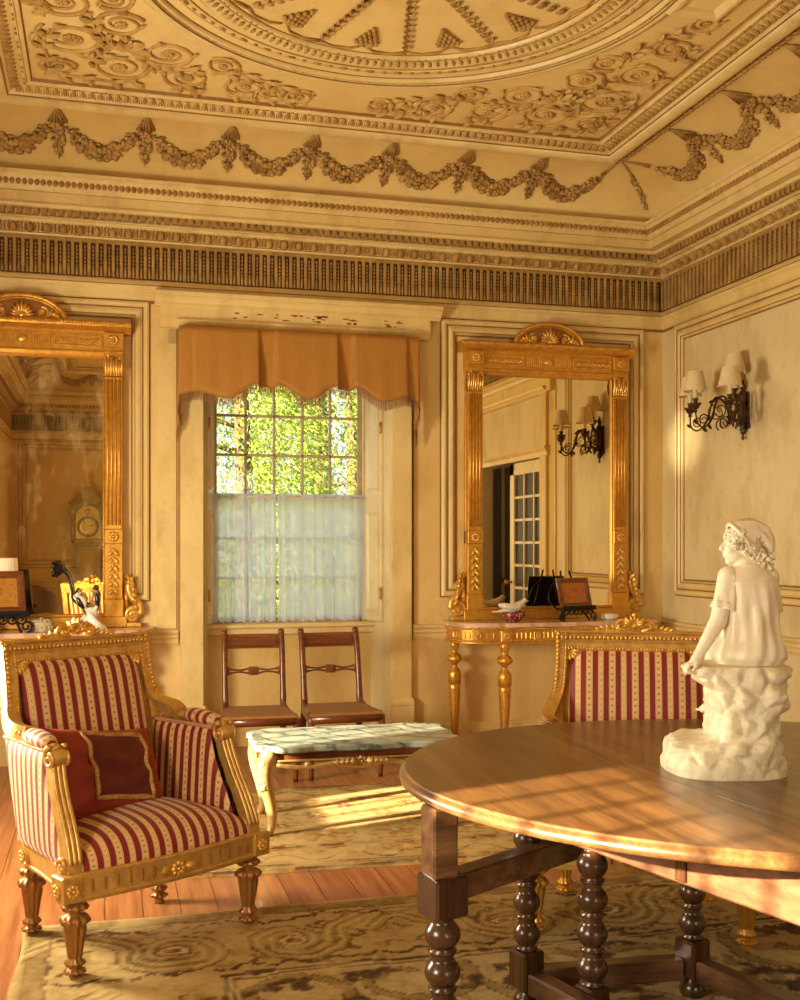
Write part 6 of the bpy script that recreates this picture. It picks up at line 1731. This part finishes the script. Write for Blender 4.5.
# ------------------------------------------------------------------ tall case clock by the wall behind the camera (seen in the left mirror)
def clock():
    t = thing('longcase_clock', 'green lacquered tall case clock reflected in the left pier mirror', 'clock', (-.245, YF + .18, 0), pi, None, 1.035)
    b = MB(); b.box(-.24, .24, -.14, .14, 0, .10, .006); b.box(-.22, .22, -.125, .125, .10, .50, .006); b.box(-.235, .235, -.135, .13, .47, .52, .01); b.build('base', GREENP, t)
    b = MB(); b.box(-.17, .17, -.105, .11, .52, 1.33, .006); b.box(-.215, .215, -.13, .12, 1.31, 1.36, .012); b.build('trunk', GREENP, t)
    P = [(-.11, .62), (.11, .62), (.11, 1.18)] + [(.11 * cos(a), 1.18 + .07 * sin(a)) for a in [pi * i / 12 for i in range(13)]] + [(-.11, 1.18)]
    d = MB(); d.prism(P, .105, .122, T(0, 0, 0, R(90), 0, 0)); o = d.build('trunk_door', gold('lacquer_gilt', S(180, 140, 66), S(120, 96, 44), .4, .3), t)
    k = MB(); k.ball((.09, -.128, .95), .010, 8, 6); k.build('knob', GOLDB, o)
    h = MB(); h.box(-.235, -.19, -.135, .12, 1.36, 1.80, .004); h.box(.19, .235, -.135, .12, 1.36, 1.80, .004); h.box(-.20, .20, -.08, .12, 1.36, 1.98, .004); h.box(-.235, .235, -.135, .12, 1.36, 1.40, .004)
    for sx in (-1, 1): h.lathe([(.022, 1.40), (.018, 1.42), (.018, 1.76), (.024, 1.78)], 12, T(sx * .212, -.142, 0))
    arc = [(.25 * cos(a), 1.79 + .16 * sin(a)) for a in [pi * i / 20 for i in range(21)]]; arc2 = [(.175 * cos(a), 1.79 + .13 * sin(a)) for a in [pi * (20 - i) / 20 for i in range(21)]]
    h.prism([(.255, 1.76)] + arc + [(-.255, 1.76), (-.175, 1.76)] + arc2 + [(.175, 1.76)], .10, .15, T(0, 0, 0, R(90), 0, 0)); h.tube([(x, -.15, z) for x, z in arc], .016, 6)
    def pag(a, q):
        hw_ = .23 * (1 - q) ** 2 + .05 * q * (1 - q) + .06; z = 1.93 + .25 * q; u_ = (a * 4) % 4; i = int(u_) % 4; f = u_ - int(u_); c = [(-1, -.6), (1, -.6), (1, .6), (-1, .6), (-1, -.6)]; return (hw_ * (c[i][0] + (c[i + 1][0] - c[i][0]) * f), hw_ * (c[i][1] + (c[i + 1][1] - c[i][1]) * f), z)
    h.surf(pag, 32, 14, cu=True); h.box(-.06, .06, -.036, .036, 2.17, 2.185, .003); h.build('hood', GREENP, t)
    dl = MB(); dl.prism([(-.17, 1.42), (.17, 1.42), (.17, 1.76)] + [(.165 * cos(a), 1.77 + .125 * sin(a)) for a in [pi * i / 14 for i in range(15)]] + [(-.17, 1.76)], .08, .09, T(0, 0, 0, R(90), 0, 0)); dl.build('dial_plate', gold('dial_brass', S(196, 164, 92), S(128, 100, 50), .35, .7), t)
    r = MB(); r.lathe([(.10, 0), (.155, 0), (.155, .006), (.10, .006)], 48, T(0, -.09, 1.59, R(90)), cap=False); r.lathe([(.001, .004), (.045, .004), (.045, 0)], 24, T(0, -.09, 1.81, R(90)), cap=False); o = r.build('chapter_ring', solid('silvered_ring', S(206, 200, 170), .35, .5), t)
    n_ = MB()
    for i in range(12): a = pi * i / 6; n_.box(-.004, .004, -.102, -.096, .115, .145, 0, T(0, 0, 1.59, 0, a, 0))
    n_.box(-.004, .004, -.106, -.103, 0, .12, 0, T(0, 0, 1.59, 0, R(40), 0)); n_.box(-.005, .005, -.109, -.106, 0, .08, 0, T(0, 0, 1.59, 0, R(-70), 0)); n_.build('clock_hands', BLACK, t)
    fin = [(.022, 0), (.03, .02), (.012, .035), (.03, .07), (.034, .09), (.014, .12), (.008, .14), (.012, .16), (.002, .22)]
    for x, z, s in ((0, 2.185, 1), (-.215, 1.95, .85), (.215, 1.95, .85)): f = MB().lathe([(a * s, c * s) for a, c in fin], 14, T(x, -.03 if x == 0 else -.1, z)).build('finial', GOLDB, t)
    b = MB()
    for sx in (-1, 1): b.box(sx * .215 - .035, sx * .215 + .035, -.135, -.06, 1.79, 1.95, .004)
    b.build('finial_block', GREENP, t)
clock()
def tub():
    t = thing('tub_chair', 'brown upholstered chair reflected low in the left pier mirror', 'chair', (-.93, -.75, 0), R(20))
    def shell(off):
        def fn(a, b): th = pi * (1.12 * a - .06); r = .33 - off; h_ = .40 + (.44 if True else 0) * (.55 + .45 * sin(pi * a) ** .6) * b; return (r * cos(th), r * sin(th) * 1.0 + .02 * b, h_ - .18 * (1 - b))
        return fn
    b = MB(); b.surf(shell(0), 40, 10); b.surf(shell(.08), 40, 10, flip=True); b.surf(lambda a, q: tuple(V(shell(0)(a, 1)).lerp(V(shell(.08)(a, 1)), q) + V((0, 0, .03 * sin(pi * q)))), 40, 6); b.surf(lambda a, q: tuple(V(shell(0)(0, a)).lerp(V(shell(.08)(0, a)), q)), 10, 2); b.surf(lambda a, q: tuple(V(shell(0)(1, a)).lerp(V(shell(.08)(1, a)), q)), 10, 2); b.build('upholstered_shell', BROWNC, t)
    s = MB(); s.lathe([(.001, .22), (.30, .22), (.31, .25), (.30, .42), (.25, .46), (.001, .47)], 40, T(0, -.06, 0), cap=False); s.build('seat', BROWNC, t)
    for sx in (-1, 1):
        for y in (-.22, .2): l = MB().lathe([(.016, 0), (.022, .2), (.026, .25)], 12).build('leg', MAHOG, t); l.location = (sx * .2, y, 0)
tub()
# ------------------------------------------------------------------ garden beyond the window
def leafmat(name, a, b, c):
    m, nt, out = newmat(name); g = G(nt); n = g.noise(g.pos(), 3.0, 4, .6); n2 = g.noise(g.pos(), 22, 2, .5)
    col = g.mix(g.ramp(n, [(.35, 0), (.65, 1)]), a, b); col = g.mix(g.math('MULTIPLY', n2, .6), col, c)
    d = g.n('BsdfDiffuse', Color=col); t = g.n('BsdfTranslucent', Color=col); mx = g.n('MixShader', Fac=.4)
    nt.links.new(d.outputs[0], mx.inputs[1]); nt.links.new(t.outputs[0], mx.inputs[2]); nt.links.new(mx.outputs[0], out.inputs[0]); return m
LEAF = leafmat('golden_green_foliage', S(192, 198, 102), S(158, 172, 76), S(100, 122, 46)); LEAF2 = leafmat('green_foliage', S(150, 176, 84), S(104, 138, 62), S(66, 96, 40))
BARK = solid('grey_brown_bark', S(124, 100, 72), .9, 0, .3, 10)
mb = MB().box(-14, 26, YB + .6, 60, -.75, -.6); tag(struct(mb.build('lawn', leafmat('lawn_grass', S(150, 176, 70), S(128, 156, 60), S(96, 120, 44)))), 'sunlit green lawn beyond the window', 'lawn')
mb = MB().box(-14, 26, YB + .34, YB + .62, -.75, -.12); 
def tree(x, y, h, r, n, mat, label, seed, lo=.05, sparse=1.0):
    random.seed(seed); t = thing('garden_tree', label, 'tree', (x, y, -.6), 0, None)
    tr = MB(); tr.tube(crom([(0, 0, 0), (.04, .02, h * .3), (-.03, 0, h * .65), (0, 0, h * .96)], 6), [.16 * h / 7 * (1 - .85 * i / 18) + .01 for i in range(19)], 10)
    for i in range(16):
        z = h * random.uniform(.12, .9); a = random.uniform(0, 2 * pi); L = r * (1 - z / h) * .9 + .2; tr.tube([(0, 0, z), (L * .5 * cos(a), L * .5 * sin(a), z + .12), (L * cos(a), L * sin(a), z - .05)], [.04, .025, .01], 6)
    tr.build('trunk', BARK, t)
    vs = []; fs = []
    ns = n // 14
    for i in range(ns):
        z = h * (lo + (1 - lo) * random.random() ** 1.15); rr = r * (1.04 - z / h) ** .75 * random.uniform(.55, 1.05) ** .5; a = random.uniform(0, 2 * pi)
        c = V((rr * cos(a), rr * sin(a), z)); out = V((cos(a), sin(a), -.35 + random.uniform(-.3, .3)))
        for k in range(14):
            p = c + out * (k * .028) + V((random.gauss(0, .05), random.gauss(0, .05), -.0025 * k * k + random.gauss(0, .035)))
            d = (out + V((random.gauss(0, .5), random.gauss(0, .5), random.uniform(-.9, .1)))).normalized(); e = d.cross(V((random.gauss(0, 1), random.gauss(0, 1), random.gauss(0, 1)))).normalized()
            L, w_ = random.uniform(.05, .10), random.uniform(.010, .018); b = len(vs); vs += [p, p + d * L * .5 + e * w_, p + d * L, p + d * L * .5 - e * w_]; fs.append((b, b + 1, b + 2, b + 3))
    MB().add([tuple(v) for v in vs], fs, False).build('crown', mat, t)
tree(1.50, 12.3, 6.5, 1.2, 30000, LEAF, 'golden green conifer at the left of the window view', 1)
tree(2.95, 15.0, 6.6, 1.35, 26000, LEAF, 'golden green conifer in the middle of the window view', 2)
tree(3.9, 17.3, 7.0, .9, 4500, LEAF2, 'thin trunked tree against the pale sky', 4, .25)
tree(1.9, 21.0, 8.0, 3.2, 52000, LEAF2, 'darker green tree behind the golden conifers', 5)

# ------------------------------------------------------------------ light
def light(name, kind, loc, rot, energy, color, **kw):
    l = bpy.data.lights.new(name, kind); l.energy = energy; l.color = color
    for k, v in kw.items(): setattr(l, k, v)
    o = bpy.data.objects.new(name, l); COL.objects.link(o); o.location = loc; o.rotation_euler = rot; return o
s = light('sun', 'SUN', (-6, 0, 5), (0, 0, 0), SUN_E, (1, .84, .56), angle=R(1.0)); s.rotation_euler = SUNH.to_track_quat('-Z', 'Y').to_euler()
WARM = (1.0, .90, .67)
for (a, b), LW_E in zip(LWIN, LW_E2):
    light('window_daylight', 'AREA', (XL - .02, (a + b) / 2, (SILL + MEET) / 2), (0, R(-90), 0), LW_E, WARM, shape='RECTANGLE', size=MEET - SILL, size_y=b - a - .05)
light('window_daylight', 'AREA', ((FWIN[0] + FWIN[1]) / 2, YF - .04, (SILL + 2.6) / 2), (R(90), 0, 0), FW_E, WARM, shape='RECTANGLE', size=FWIN[1] - FWIN[0] - .05, size_y=1.7)
sp_ = light('added_glint_spot', 'SPOT', (-1.25, 4.6, 2.35), (0, 0, 0), GLINT_E, (1, .88, .6), spot_size=R(5.5), spot_blend=1.0, shadow_soft_size=.05); sp_.rotation_euler = (V((3.98, 6.93, 2.12)) - V((-1.25, 4.6, 2.35))).to_track_quat('-Z', 'Y').to_euler()  # added spot lamp without a fixture, stands in for reflected sunlight
wd = bpy.data.worlds.new('sky'); SC.world = wd; wd.use_nodes = True; nt = wd.node_tree; nt.nodes.clear()
out = nt.nodes.new('ShaderNodeOutputWorld'); bg = nt.nodes.new('ShaderNodeBackground'); g = G(nt)
tc = nt.nodes.new('ShaderNodeTexCoord'); sp = nt.nodes.new('ShaderNodeSeparateXYZ'); nt.links.new(tc.outputs['Generated'], sp.inputs[0])
col = g.ramp(sp.outputs[2], [(.0, S(236, 238, 240)), (.18, S(206, 222, 244)), (.6, S(150, 186, 232))])
nt.links.new(col, bg.inputs[0]); bg.inputs[1].default_value = SKY_E; nt.links.new(bg.outputs[0], out.inputs[0])

# ------------------------------------------------------------------ camera
cam = bpy.data.cameras.new('camera'); co = bpy.data.objects.new('camera', cam); COL.objects.link(co)
co.location = (0, 0, 1.4); co.rotation_euler = (R(90), 0, -TH)
cam.sensor_width = 36; cam.lens = 1086 * 36 / 1000; cam.shift_y = .043; cam.clip_start = .05; cam.clip_end = 200
SC.camera = co
SC.view_settings.view_transform = 'Standard'; SC.view_settings.look = 'None'; SC.view_settings.gamma = 1; SC.view_settings.use_curve_mapping = False
SC.view_settings.exposure = EXPO
SC.cycles.max_bounces = 10; SC.cycles.diffuse_bounces = 4; SC.cycles.glossy_bounces = 5; SC.cycles.transparent_max_bounces = 16
SC.cycles.use_denoising = True; SC.cycles.denoising_prefilter = 'ACCURATE'; SC.cycles.sample_clamp_indirect = 6
